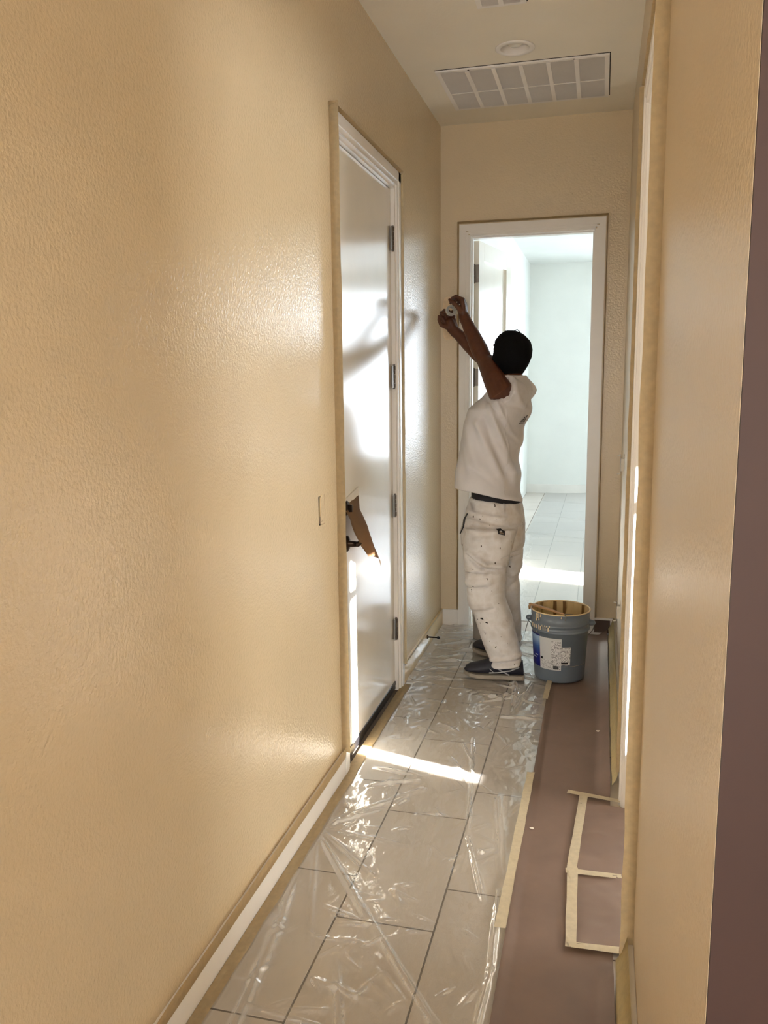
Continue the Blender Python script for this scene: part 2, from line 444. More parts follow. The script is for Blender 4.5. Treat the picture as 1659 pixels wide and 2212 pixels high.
# ------------------------------------------------------------------ door casings and jambs
def casing_profile(bm, axis, t, s, inner, outer, lo, hi, vertical=True):
    pass
def casing_left():
    r = empty('trim_1', (0, 3.0, 0)); tag(r, 'white casing and jamb around the closed left door', 'door casing', kind='structure')
    for (a, b_) in ((2.972, DY0), (DY1, 3.988)):
        bm = BM(); i0, i1 = (b_-0.022, b_) if a < 3 else (a, a+0.022)
        box(bm, 0, 0.017, a if a < 3 else i1, i0 if a < 3 else b_, 0, DZ+0.063); box(bm, 0, 0.012, i0, i1, 0, DZ)
        part_of(r, obj('casing_leg', bm, M['white']))
    bm = BM(); box(bm, 0, 0.017, 2.972, 3.988, DZ+0.022, DZ+0.063); box(bm, 0, 0.012, DY0-0.02, DY1+0.02, DZ, DZ+0.022)
    part_of(r, obj('casing_head', bm, M['white']))
    bm = BM(); box(bm, -0.13, 0.004, DY0, DY0+0.018, 0, DZ); part_of(r, obj('jamb', bm, M['white']))
    bm = BM(); box(bm, -0.13, 0.004, DY1-0.018, DY1, 0, DZ); part_of(r, obj('jamb', bm, M['white']))
    bm = BM(); box(bm, -0.13, 0.004, DY0+0.018, DY1-0.018, DZ-0.018, DZ); part_of(r, obj('jamb_head', bm, M['white']))
    bm = BM(); box(bm, -0.13, -0.02, DY0+0.018, DY1-0.018, 0.0, 0.014); part_of(r, obj('threshold', bm, M['dark']))
casing_left()
def casing_end():
    r = empty('trim_2', (0.5, D, 0)); tag(r, 'white casing and jamb around the bright end doorway', 'door casing', kind='structure')
    for (a, b_) in ((0.116, EX0), (EX1, 0.957)):
        bm = BM(); L = a < 0.5
        if L: box(bm, a, b_-0.022, D-0.018, D, 0, EZ+0.06); box(bm, b_-0.022, b_-0.008, D-0.013, D, 0, EZ+0.016); box(bm, b_-0.008, b_, D-0.009, D, 0, EZ)
        else: box(bm, a+0.022, b_, D-0.018, D, 0, EZ+0.06); box(bm, a+0.008, a+0.022, D-0.013, D, 0, EZ+0.016); box(bm, a, a+0.008, D-0.009, D, 0, EZ)
        part_of(r, obj('casing_leg', bm, M['white']))
    bm = BM(); box(bm, 0.154, 0.922, D-0.018, D, EZ+0.022, EZ+0.06); box(bm, 0.168, 0.908, D-0.013, D, EZ+0.008, EZ+0.022); box(bm, EX0, EX1, D-0.009, D, EZ, EZ+0.008)
    part_of(r, obj('casing_head', bm, M['white']))
    for x0, x1, s in ((EX0, EX0+0.006, 1), (EX1-0.006, EX1, -1)):
        bm = BM(); box(bm, x0, x1, D-0.004, D+0.134, 0, EZ)
        if s > 0: box(bm, x1, x1+0.008, D+0.03, D+0.075, 0, EZ-0.006)
        else: box(bm, x0-0.008, x0, D+0.03, D+0.075, 0, EZ-0.006)
        part_of(r, obj('jamb', bm, M['white']))
    bm = BM(); box(bm, EX0+0.006, EX1-0.006, D-0.004, D+0.134, EZ-0.006, EZ); box(bm, EX0+0.014, EX1-0.014, D+0.03, D+0.075, EZ-0.014, EZ-0.006)
    part_of(r, obj('jamb_head', bm, M['white']))
casing_end()
def casing_right():
    r = empty('trim_3', (W, 2.5, 0)); tag(r, 'white casing and jamb around the side doorway on the right', 'door casing', kind='structure')
    bm = BM(); box(bm, W-0.012, W, 2.058, RY0, 0, RZ+0.06); part_of(r, obj('casing_leg', bm, M['white']))
    bm = BM(); box(bm, W-0.018, W, RY1+0.022, 3.010, 0, RZ+0.06); box(bm, W-0.012, W, RY1, RY1+0.022, 0, RZ); part_of(r, obj('casing_leg', bm, M['white']))
    bm = BM(); box(bm, W-0.018, W, RY0, RY1+0.022, RZ+0.022, RZ+0.06); box(bm, W-0.012, W, RY0, RY1, RZ, RZ+0.022); part_of(r, obj('casing_head', bm, M['white']))
    for y0, y1, e in ((RY0, RY0+0.006, 1), (RY1-0.006, RY1, -1)):
        bm = BM(); box(bm, W-0.003, W+0.134, y0, y1, 0, RZ)
        if e > 0: box(bm, W+0.045, W+0.09, y1, y1+0.009, 0, RZ-0.006)
        else: box(bm, W+0.045, W+0.09, y0-0.009, y0, 0, RZ-0.006)
        part_of(r, obj('jamb', bm, M['white']))
    bm = BM(); box(bm, W-0.003, W+0.134, RY0+0.006, RY1-0.006, RZ-0.006, RZ); part_of(r, obj('jamb_head', bm, M['white']))
casing_right()

# ------------------------------------------------------------------ doors
def hinge(root, c, axis, leafdir, h=0.105, mat='steel'):
    """c: barrel centre; barrel vertical; leaf plates along leafdir"""
    c = Vector(c); bm = BM(); L = Vector(leafdir)
    for k in range(5):
        z0 = c.z-h/2+k*h/5; rr = 0.0075 if k % 2 == 0 else 0.0068
        lathe_c = Vector((c.x, c.y, 0))
        rs = lathe(bm, [(0.0001, z0+0.0008), (rr, z0+0.0008), (rr, z0+h/5-0.0008), (0.0001, z0+h/5-0.0008)], lathe_c, 14)
    for s in (-1, 1):
        z0 = c.z+s*(h/2+0.003); lathe(bm, [(0.0001, z0-0.004), (0.0055, z0-0.003), (0.0055, z0+0.003), (0.0001, z0+0.004)], Vector((c.x, c.y, 0)), 12)
    a = c-Vector((0, 0, h/2)); b = c+Vector((0, 0, h/2)); t = L.cross(Vector((0, 0, 1)))*0.0012
    vs = [a-t, a+L*0.03-t, b+L*0.03-t, b-t, a+t, a+L*0.03+t, b+L*0.03+t, b+t]
    vv = [bm.verts.new(v) for v in vs]
    for f in ((3,2,1,0),(4,5,6,7),(0,1,5,4),(1,2,6,5),(2,3,7,6),(3,0,4,7)): bm.faces.new([vv[i] for i in f])
    o = obj('hinge', bm, M[mat], smooth=False); return part_of(root, o)

d1 = empty('door_1', (-0.014, DY0+0.02, 0.02)); tag(d1, 'closed flat white door with four hinges and a black bottom sweep', 'door', kind='structure')
bm = BM(); box(bm, -0.058, -0.014, DY0+0.021, DY1-0.021, 0.032, DZ-0.021); part_of(d1, obj('door_slab', bm, M['door'], bevel=0.002))
bm = BM(); box(bm, -0.05, -0.011, DY0+0.021, DY1-0.021, 0.008, 0.030); box(bm, -0.016, -0.009, DY0+0.021, DY1-0.021, 0.030, 0.048)
tag(part_of(d1, obj('door_sweep', bm, M['black'])), 'black rubber sweep')
for z in (2.211, 1.575, 0.952, 0.325): hinge(d1, (-0.004, DY1-0.020, z), 'z', (0, -1, 0))
# deadbolt and lever, half wrapped in paper
bm = BM(); tmp = [(0.0001, 0.0), (0.031, 0.0), (0.031, 0.006), (0.026, 0.012), (0.012, 0.013), (0.0001, 0.013)]
rs = lathe(bm, tmp, (0, 0, 0), 28); bmesh.ops.rotate(bm, verts=bm.verts, matrix=Matrix.Rotation(PI/2, 3, 'Y')); bmesh.ops.translate(bm, verts=bm.verts, vec=(-0.014, 3.115, 1.06))
box(bm, -0.002, 0.016, 3.111, 3.119, 1.045, 1.075)
tag(part_of(d1, obj('deadbolt', bm, M['bronze'], smooth=False)), 'dark bronze deadbolt')
bm = BM(); lathe(bm, [(0.0001, 0.0), (0.033, 0.0), (0.033, 0.007), (0.024, 0.012), (0.012, 0.014), (0.011, 0.045), (0.0001, 0.045)], (0, 0, 0), 28)
bmesh.ops.rotate(bm, verts=bm.verts, matrix=Matrix.Rotation(PI/2, 3, 'Y')); bmesh.ops.translate(bm, verts=bm.verts, vec=(-0.014, 3.118, 0.915))
tube(bm, [(0.034, 3.112, 0.915), (0.040, 3.14, 0.916), (0.044, 3.19, 0.911), (0.042, 3.232, 0.905)], [0.011, 0.010, 0.008, 0.007], 14)
tag(part_of(d1, obj('lever_handle', bm, M['bronze'], smooth=True)), 'dark bronze lever')

# open door in the end room, hinged on the left jamb and swung back
d2 = empty('door_2', (EX0+0.02, D+0.15, 0.01)); tag(d2, 'open white panelled door swung into the bright end room', 'door', kind='structure')
dx0, dx1, dy0, dy1 = 0.166, 0.208, D+0.158, D+0.158+0.715
def leaf(bm):
    st = 0.11; rail = 0.11
    box(bm, dx0, dx1, dy0, dy0+st, 0.012, 2.392); box(bm, dx0, dx1, dy1-st, dy1, 0.012, 2.392)
    for z0, z1 in ((0.012, 0.22), (1.02, 1.15), (2.392-rail, 2.392)): box(bm, dx0, dx1, dy0+st, dy1-st, z0, z1)
bm = BM(); leaf(bm); part_of(d2, obj('door_frame', bm, M['door'], bevel=0.002))
for z0, z1 in ((0.22, 1.02), (1.15, 2.282)):
    bm = BM(); box(bm, dx0+0.014, dx1-0.014, dy0+0.11, dy1-0.11, z0, z1); part_of(d2, obj('door_panel', bm, M['door']))
for z in (2.196, 1.568, 0.92, 0.26):
    c = Vector((EX0+0.006, D+0.146, z)); hinge(d2, c, 'z', (1, 0.12, 0), mat='steel')
bm = BM(); lathe(bm, [(0.0001, 0), (0.03, 0), (0.03, 0.008), (0.011, 0.012), (0.011, 0.05), (0.0001, 0.05)], (0, 0, 0), 20)
bmesh.ops.rotate(bm, verts=bm.verts, matrix=Matrix.Rotation(PI/2, 3, 'Y')); bmesh.ops.translate(bm, verts=bm.verts, vec=(dx1, dy1-0.06, 0.95))
tube(bm, [(dx1+0.045, dy1-0.062, 0.95), (dx1+0.047, dy1-0.17, 0.948)], [0.009, 0.007], 10)
part_of(d2, obj('lever_handle', bm, M['bronze'], smooth=True))
d2.rotation_euler.z = -0.17

# ------------------------------------------------------------------ masking tape around casings and baseboards
def tape(name, segs, label, mat='tape', group=None, n=40, wav=0.004, wob=0.08):
    """one run of tape: list of (a, b, width vector)"""
    bm = BM()
    for k, (a, b, w) in enumerate(segs):
        b2 = BM(); strip_sheet(b2, a, b, w, n, 0.0007, wav, seed=hash_seed(name)+k, wob=wob)
        me = bpy.data.meshes.new('t'); b2.to_mesh(me); b2.free(); bm.from_mesh(me); bpy.data.meshes.remove(me)
    return tag(obj(name, bm, M[mat]), label, 'tape', group)
_hs = [0]
def hash_seed(n): _hs[0] += 1; return _hs[0]*5
FL = 0.034
tape('masking_tape', [((0.0, 2.966, 0.10), (0.0, 2.966, 2.535), (FL+0.002, -0.004, 0))], 'tan masking tape fin standing along the near casing edge of the closed door')
tape('masking_tape', [((0.0, 2.960, 2.520), (0.0, 3.998, 2.520), (FL-0.006, 0, 0.006))], 'tan masking tape fin along the head casing of the closed door')
tape('masking_tape', [((0.0, 3.994, 0.11), (0.0, 3.994, 2.515), (FL-0.008, 0.006, 0))], 'tan masking tape fin along the hinge-side casing of the closed door')
tape('masking_tape', [((0.110, D, 0.11), (0.110, D, 2.475), (-0.004, -0.028, 0))], 'thin tape fin along the left casing of the end doorway')
tape('masking_tape', [((0.104, D, 2.468), (0.968, D, 2.468), (0, -0.028, 0.008))], 'thin tape fin above the head casing of the end doorway')
tape('masking_tape', [((0.963, D, 0.11), (0.963, D, 2.475), (0.006, -0.028, 0))], 'thin tape fin along the right casing of the end doorway')
tape('masking_tape', [((W, 2.054, 0.03), (W, 2.054, 2.62), (-FL, -0.002, 0))], 'tan masking tape fin along the near casing of the side doorway', wav=0.003)
tape('masking_tape', [((W, 3.014, 0.11), (W, 3.014, 2.50), (-0.030, 0.006, 0))], 'tan masking tape fin along the far casing of the side doorway')
tape('masking_tape', [((W, 2.06, RZ+0.066), (W, 3.01, RZ+0.066), (-0.026, 0, 0.006))], 'tan masking tape fin above the head of the side doorway')
tape('masking_tape', [((0.0155, -1.6, 0.076), (0.0155, 2.965, 0.076), (0.004, 0, 0.044))], 'tan masking tape along the top of the white near baseboard', n=90, wav=0.003)
tape('masking_tape', [((0.0155, 3.998, 0.098), (0.0155, 5.066, 0.098), (0.002, 0, 0.012))], 'narrow tape along the top of the cream baseboard beyond the closed door', mat='tapew', wav=0.001)

# kraft paper flap over the lever
kp = empty('paper_flap', (0.0, 3.15, 1.1)); tag(kp, 'brown kraft paper flap taped over the lever of the closed door', 'paper')
L_ = [(-0.010, 3.085, 1.075), (0.012, 3.090, 1.02), (0.030, 3.088, 0.968), (0.048, 3.125, 0.905), (0.062, 3.180, 0.852)]
R_ = [(-0.010, 3.290, 1.095), (0.004, 3.262, 1.035), (0.026, 3.288, 0.965), (0.048, 3.290, 0.895), (0.074, 3.322, 0.790)]
bm = BM(); rows = []
NU, NV = 10, 24
def poly(P, t):
    f = t*(len(P)-1); i = min(int(f), len(P)-2); f -= i
    a, b_ = Vector(P[i]), Vector(P[i+1])
    return a.lerp(b_, f)
for j in range(NV+1):
    t = j/NV; a, b_ = poly(L_, t), poly(R_, t); rw = []
    for i in range(NU+1):
        s = i/NU; p_ = a.lerp(b_, s); bulge = math.sin(s*PI)*0.018*min(1, t*2.2)
        p_.x += bulge + 0.003*noise.noise(Vector((s*4, t*6, 2)))
        if j == NV: p_.z += 0.012*math.sin(s*PI*1.5)
        rw.append(bm.verts.new(p_))
    rows.append(rw)
for A, B in zip(rows, rows[1:]):
    for i in range(NU): bm.faces.new((A[i], A[i+1], B[i+1], B[i]))
bmesh.ops.solidify(bm, geom=bm.faces[:], thickness=0.0008)
part_of(kp, obj('paper', bm, M['kraft'], smooth=True))
bm = BM(); q4 = ((3.078, 1.062), (3.290, 1.090), (3.291, 1.124), (3.079, 1.094))
v = [bm.verts.new((-0.0135, a_, b_)) for a_, b_ in q4]+[bm.verts.new((-0.0075, a_, b_)) for a_, b_ in q4]
for f in ((3,2,1,0),(4,5,6,7),(0,1,5,4),(1,2,6,5),(2,3,7,6),(3,0,4,7)): bm.faces.new([v[k] for k in f])
tag(part_of(kp, obj('tape', bm, M['pvc'])), 'pale strip of tape holding the flap')

# ------------------------------------------------------------------ plastic sheeting and brown paper on the floor
def seg_d(px, py, ax, ay, bx, by):
    dx, dy = bx-ax, by-ay; L2 = dx*dx+dy*dy
    t = max(0, min(1, ((px-ax)*dx+(py-ay)*dy)/L2)); qx, qy = ax+t*dx, ay+t*dy
    return math.hypot(px-qx, py-qy), t
CREASES = [  # ax,ay,bx,by,width,height
    (0.05, 2.52, 0.72, 1.62, 0.010, 0.008), (0.05, 2.53, 0.40, 2.02, 0.008, 0.006), (0.05, 2.55, 0.30, 2.33, 0.010, 0.008), (0.05, 2.56, 0.36, 2.52, 0.010, 0.006),
    (0.05, 2.58, 0.34, 2.92, 0.012, 0.008), (0.05, 2.50, 0.22, 1.95, 0.010, 0.005), (0.05, 2.57, 0.24, 2.75, 0.008, 0.007), (0.46, 3.42, 0.56, 2.62, 0.006, 0.008),
    (0.56, 2.62, 0.66, 2.28, 0.006, 0.009), (0.42, 3.36, 0.50, 3.16, 0.004, 0.007), (0.62, 2.95, 0.70, 2.42, 0.010, 0.006), (0.10, 2.05, 0.15, 1.5, 0.016, 0.010),
    (0.05, 2.30, 0.10, 2.05, 0.012, 0.010), (0.15, 1.72, 0.62, 1.66, 0.006, 0.006), (0.12, 3.05, 0.30, 3.02, 0.012, 0.010), (0.14, 2.9, 0.3, 2.98, 0.012, 0.012),
    (0.70, 2.35, 0.72, 2.0, 0.008, 0.010), (0.72, 2.0, 0.70, 1.6, 0.008, 0.007), (0.55, 4.4, 0.6, 3.75, 0.012, 0.012), (0.66, 4.15, 0.60, 3.7, 0.012, 0.010),
    (0.20, 2.15, 0.34, 2.10, 0.006, 0.006), (0.27, 1.85, 0.45, 1.80, 0.01, 0.006), (0.3, 1.95, 0.5, 1.4, 0.012, 0.007)]
for k in range(26):   # gathered folds running across between the painter and the left wall
    y = 4.02+0.045*k+random.uniform(-0.01, 0.01); x0 = random.uniform(0.02, 0.12); x1 = x0+random.uniform(0.15, 0.40)
    CREASES.append((x0, y, min(x1, 0.70), y+random.uniform(-0.05, 0.16), random.uniform(0.008, 0.015), random.uniform(0.004, 0.010)))
for k in range(30):   # folds beside the painter and bucket
    x = random.uniform(0.40, 0.66); y = random.uniform(3.65, 4.85); a = random.uniform(-0.6, 0.6); l = random.uniform(0.06, 0.2)
    CREASES.append((x, y, min(0.735, x+l*math.cos(a)), y+l*math.sin(a), random.uniform(0.006, 0.011), random.uniform(0.004, 0.009)))
for k in range(150):   # small random crinkles
    x = random.uniform(0.08, 0.68); y = random.uniform(1.3, 3.9); a = random.uniform(0, PI); l = random.uniform(0.03, 0.13)
    CREASES.append((x, y, min(0.73, x+l*math.cos(a)), y+l*math.sin(a), random.uniform(0.004, 0.009), random.uniform(0.002, 0.006)))
def plastic_h(x, y):
    n1 = noise.noise(Vector((x*9, y*5, 0))); n2 = noise.noise(Vector((x*26, y*16, 4)))
    h = 0.0030+0.0042*abs(n1)+0.0026*abs(n2)
    for (ax, ay, bx, by, w, hh) in CREASES_NEAR(y):
        if abs(x-(ax+bx)/2) > abs(bx-ax)/2+0.06: continue
        d, t = seg_d(x, y, ax, ay, bx, by)
        if d < 3*w: h += 1.35*hh*math.exp(-(d/w)**2)*(0.35+0.65*math.sin(PI*min(1, max(0.0, t*0.9+0.08))))
    return h
_bins = {}
for c in CREASES:
    for k in range(int((min(c[1], c[3])-0.06)*10)-1, int((max(c[1], c[3])+0.06)*10)+2): _bins.setdefault(k, []).append(c)
def CREASES_NEAR(y): return _bins.get(int(y*10), ())
def sheet(name, x0, x1, y0, y1, step, hf, mat, edge=None):
    nx, ny = int((x1-x0)/step), int((y1-y0)/step)
    vs, fs = [], []
    for j in range(ny+1):
        y = y0+(y1-y0)*j/ny
        for i in range(nx+1):
            x = x0+(x1-x0)*i/nx
            if edge and i == nx: x += edge(y)
            vs.append((x, y, hf(x, y)))
    for j in range(ny):
        for i in range(nx):
            a = j*(nx+1)+i; fs.append((a, a+1, a+nx+2, a+nx+1))
    me = bpy.data.meshes.new(name); me.from_pydata(vs, [], fs); me.update()
    return link_mesh(name, me, mat, smooth=True)
def hall_h(x, y):
    h = plastic_h(x, y)
    if x < 0.10 and y < 4.02: h = min(h, 0.0032+max(0, x-0.055)*0.4)
    for (fx, fy, fr) in ((0.45, 4.175, 0.17), (0.42, 4.51, 0.17), (0.342, 4.835, 0.10), (0.786, 4.272, 0.15)):
        if (x-fx)**2+((y-fy)*(2.6 if fr == 0.17 else 1))**2 < fr*fr: h = min(h, 0.009)
    if y > 4.05 and x < 0.06: h += (0.06-x)*0.4      # laps up against the far baseboard
    return h
tag(sheet('plastic_sheet', 0.022, 0.745, 0.2, 5.04, 0.0052, hall_h, M['plastic'], lambda y: 0.006*noise.noise(Vector((y*3, 1, 1)))),
    'crumpled clear plastic sheet spread over the hallway floor tiles', 'plastic sheet')
def end_h(x, y):
    s = y + 0.35*x + 0.06*noise.noise(Vector((x*2, y*0.7, 3)))
    f = max(0.0, math.sin(s*5.5))**4*0.020*(1 if y > 7.6 else 0.25)
    return 0.004+0.004*abs(noise.noise(Vector((x*6, y*5, 9))))+f
tag(sheet('plastic_sheet', 0.26, 3.9, 5.26, 11.36, 0.035, end_h, M['plastic2']), 'hazy plastic sheet spread over the floor of the bright end room', 'plastic sheet')

def paper_h(x, y):
    h = 0.0065+0.003*abs(noise.noise(Vector((x*5, y*2.2, 5))))
    lift = max(0.0, min(1.0, (y-3.02)/0.10)) if y > 2.5 else max(0.0, min(1.0, (2.10-y)/0.10))
    if x > 0.985: h += (x-0.985)*0.7*lift
    if x < 0.76: h = max(0.0135, h) if y > 0.3 else h
    return h
def sheet_paper():
    o = sheet('masking_paper', 0.742, 1.036, 0.6, 5.05, 0.012, paper_h, M['paper'], None)
    return o
tag(sheet_paper(), 'long strip of brown masking paper along the right side of the floor', 'paper')
def thr_h(x, y): return 0.0125+0.006*abs(noise.noise(Vector((x*9, y*7, 1))))+max(0, 0.010*noise.noise(Vector((x*14, y*20, 6))))
tag(sheet('masking_paper', 0.93, 1.32, 2.135, 2.935, 0.012, thr_h, M['paper']), 'creased brown paper patch taped across the side doorway threshold', 'paper')
bm = BM(); strip_sheet(bm, (0.957, D-0.030, 0.02), (1.05, D-0.030, 0.02), (0, 0.012, 0.075), 8, 0.001, 0.004, 2)
tag(obj('masking_paper', bm, M['paper']), 'brown paper folded up against the end wall beside the bucket', 'paper')

def floor_tape(a, b, w, label, z=0.0185, mat='tapew', group=None):
    a, b = Vector((a[0], a[1], z)), Vector((b[0], b[1], z)); d = (b-a).normalized(); s = Vector((-d.y, d.x, 0))
    n = max(4, int((b-a).length/0.03)); bm = BM(); rows = []
    for i in range(n+1):
        t = i/n; p_ = a.lerp(b, t); k = noise.noise(Vector((p_.x*8, p_.y*8, 2)))*0.003
        rag = 0.006*noise.noise(Vector((a.x*50, 3, 1))) if i in (0, n) else 0
        rows.append([bm.verts.new(p_-s*(w/2+k)+d*rag), bm.verts.new(p_+Vector((0, 0, 0.0015*noise.noise(p_*30)))), bm.verts.new(p_+s*(w/2+k)-d*rag)])
    for A, B in zip(rows, rows[1:]):
        for i in range(2): bm.faces.new((A[i], A[i+1], B[i+1], B[i]))
    bmesh.ops.solidify(bm, geom=bm.faces[:], thickness=0.0007)
    return tag(obj('masking_tape', bm, M[mat]), label, 'tape', group)
floor_tape((0.880, 3.005), (1.078, 2.972), 0.026, 'pale tape strip across the far end of the threshold paper patch')
floor_tape((0.895, 2.480), (1.066, 2.486), 0.026, 'pale tape strip across the middle of the threshold paper patch', 0.0205)
floor_tape((0.925, 2.128), (1.052, 2.134), 0.026, 'pale tape strip across the near end of the threshold paper patch', 0.0205)
floor_tape((0.940, 2.985), (0.912, 2.480), 0.030, 'pale tape strip down the far half of the threshold paper edge')
floor_tape((0.916, 2.500), (0.924, 2.115), 0.032, 'pale tape strip down the near half of the threshold paper edge', 0.0215)
floor_tape((0.734, 3.118), (0.726, 2.148), 0.030, 'long pale tape strip joining the plastic sheet to the brown paper', 0.0235)
floor_tape((0.745, 4.18), (0.738, 3.90), 0.026, 'short pale tape strip at the paper edge beneath the bucket', 0.0235)
# tan tape holding the plastic along the left baseboard
bm = BM(); strip_sheet(bm, (0.0165, 0.2, 0.0045), (0.0165, 3.0, 0.0045), (0.038, 0, 0.003), 90, 0.0008, 0.002, 3, 0.10)
tag(obj('masking_tape', bm, M['tape']), 'tan tape on the floor holding the plastic along the near baseboard', 'tape')
bm = BM(); strip_sheet(bm, (0.004, 3.0, 0.0045), (0.004, 3.985, 0.0045), (0.046, 0, 0.003), 40, 0.0008, 0.002, 4, 0.10)
tag(obj('masking_tape', bm, M['tape']), 'tan tape on the floor below the black door sweep', 'tape')
# film hanging over the right baseboards
def film(y0, y1, label):
    bm = BM(); rows = []
    n = int((y1-y0)/0.03)
    for i in range(n+1):
        y = y0+(y1-y0)*i/n; k = 0.006*noise.noise(Vector((y*7, 0, 0)))
        rows.append([bm.verts.new((W-0.0155, y, 0.125)), bm.verts.new((W-0.030+k, y, 0.075)), bm.verts.new((W-0.040+k*0.5, y, 0.058)), bm.verts.new((W-0.044+k*0.5, y, 0.052))])
    for A, B in zip(rows, rows[1:]):
        for i in range(3): bm.faces.new((A[i], A[i+1], B[i+1], B[i]))
    bmesh.ops.solidify(bm, geom=bm.faces[:], thickness=0.0006)
    return tag(obj('masking_film', bm, M['film'], smooth=True), label, 'masking film')
film(0.83, 2.05, 'yellowish masking film over the near right baseboard')
film(3.02, 5.04, 'yellowish masking film over the far right baseboard')
# scraps on the floor
for x, y, s, l in ((0.99, 3.60, 0.008, 'tiny white paint flake on the brown paper'), (0.77, 2.72, 0.007, 'tiny white scrap beside the long tape strip')):
    bm = BM(); bmesh.ops.create_icosphere(bm, subdivisions=2, radius=s)
    for v in bm.verts: v.co = Vector((v.co.x*1.2, v.co.y*0.7, v.co.z*0.35))*(1+0.3*noise.noise(v.co*200))
    bmesh.ops.translate(bm, verts=bm.verts, vec=(x, y, 0.0125))
    tag(obj('paint_flake', bm, M['pvc']), l, 'scrap')

# ------------------------------------------------------------------ ceiling fittings
def grille(name, x0, x1, y0, y1, npan, label, slat_pitch, group=None, mid=True):
    r = empty(name, ((x0+x1)/2, (y0+y1)/2, H)); tag(r, label, 'vent', group)
    zf, zb = H-0.009, H-0.0005; lip = 0.022
    bm = BM()
    box(bm, x0, x1, y0, y0+lip, zf, zb); box(bm, x0, x1, y1-lip, y1, zf, zb); box(bm, x0, x0+lip, y0+lip, y1-lip, zf, zb); box(bm, x1-lip, x1, y0+lip, y1-lip, zf, zb)
    part_of(r, obj('frame', bm, M['plate'], bevel=0.002))
    bm = BM(); box(bm, x0+0.01, x1-0.01, y0+0.01, y1-0.01, H-0.0008, H-0.0002); part_of(r, obj('backing', bm, plain('grille_filter', lin(170, 164, 156), 0.8)))
    pw = (x1-x0-2*lip)/npan
    for k in range(npan+1):
        xx = x0+lip+k*pw
        if 0 < k < npan:
            bm = BM(); box(bm, xx-0.010, xx+0.010, y0+lip, y1-lip, H-0.012, H-0.001); part_of(r, obj('divider', bm, M['plate'], bevel=0.002))
    for k in range(npan):
        a, b_ = x0+lip+k*pw+(0.010 if k else 0), x0+lip+(k+1)*pw-(0.010 if k < npan-1 else 0)
        bm = BM(); y = y0+lip+slat_pitch*0.3
        while y < y1-lip-slat_pitch*0.3:
            # tilted slat
            v = [bm.verts.new(q) for q in ((a, y, H-0.0025), (b_, y, H-0.0025), (b_, y+slat_pitch*0.55, H-0.0105), (a, y+slat_pitch*0.55, H-0.0105))]
            bm.faces.new(v); y += slat_pitch
        bmesh.ops.solidify(bm, geom=bm.faces[:], thickness=0.0009)
        tag(part_of(r, obj('louver_bank', bm, M['plate'])), kind='stuff')
        if mid:
            ym = y0+(y1-y0)*0.54; bm = BM(); box(bm, a, b_, ym-0.006, ym+0.006, H-0.0115, H-0.0015); part_of(r, obj('cross_bar', bm, M['plate']))
    for (sx, sy) in ((x0+0.16, y0+0.011), (x1-0.16, y0+0.011)):
        bm = BM(); lathe(bm, [(0.0001, H-0.0105), (0.005, H-0.010), (0.005, H-0.008), (0.0001, H-0.008)], (sx, sy, 0), 10); part_of(r, obj('screw', bm, M['bronze']))
    # dark strips drawn for the shadow line along two frame edges
    bm = BM(); g = 0.004; z0, z1 = H-0.0016, H-0.0003
    box(bm, x0-g, x1+g, y0-g, y0, z0, z1); box(bm, x1, x1+g, y0, y1, z0, z1)
    part_of(r, obj('shadow_strip', bm, M['dark']))
    return r
grille('return_air_grille', 0.140, 0.952, 4.195, 4.795, 6, 'wide white return air grille with six louvered panels in the ceiling', 0.0185)
grille('supply_register', 0.438, 0.632, 3.16, 3.560, 2, 'small white supply register in the ceiling nearer the entry than the downlight', 0.024, mid=False)
lt = empty('recessed_downlight', (0.54, 4.02, H)); tag(lt, 'round white recessed downlight with unlit bulb beside the return grille', 'ceiling light')
bm = BM(); lathe(bm, [(0.088, H-0.0005), (0.088, H-0.004), (0.084, H-0.006), (0.066, H-0.0065), (0.064, H-0.004), (0.064, H-0.0005)], (0.54, 4.02, 0), 56, close=True); part_of(lt, obj('trim_ring', bm, M['plate'], smooth=True))
# the can is a real recess hanging above the ceiling plane; cut the ceiling for it
bm = BM(); lathe(bm, [(0.064, H-0.004), (0.058, H+0.05), (0.050, H+0.09), (0.0001, H+0.09)], (0.54, 4.02, 0), 56); part_of(lt, obj('baffle', bm, M['plate'], smooth=True))
bm = BM(); lathe(bm, [(0.0001, H+0.004), (0.02, H+0.006), (0.038, H+0.018), (0.046, H+0.036), (0.040, H+0.055), (0.02, H+0.085)], (0.54, 4.02, 0), 40); part_of(lt, obj('bulb', bm, M['lampglass'], smooth=True))
ceil = bpy.data.objects['ceiling']
bm = BM(); bmesh.ops.create_cone(bm, segments=56, radius1=0.0645, radius2=0.0645, depth=0.3, cap_ends=True); bmesh.ops.translate(bm, verts=bm.verts, vec=(0.54, 4.02, H))
cut = obj('cutter', bm, M['ceil'])
md = ceil.modifiers.new('hole', 'BOOLEAN'); md.operation = 'DIFFERENCE'; md.object = cut; md.solver = 'EXACT'
dg = bpy.context.evaluated_depsgraph_get(); me2 = bpy.data.meshes.new_from_object(ceil.evaluated_get(dg)); ceil.modifiers.clear(); ceil.data = me2
bpy.data.objects.remove(cut)

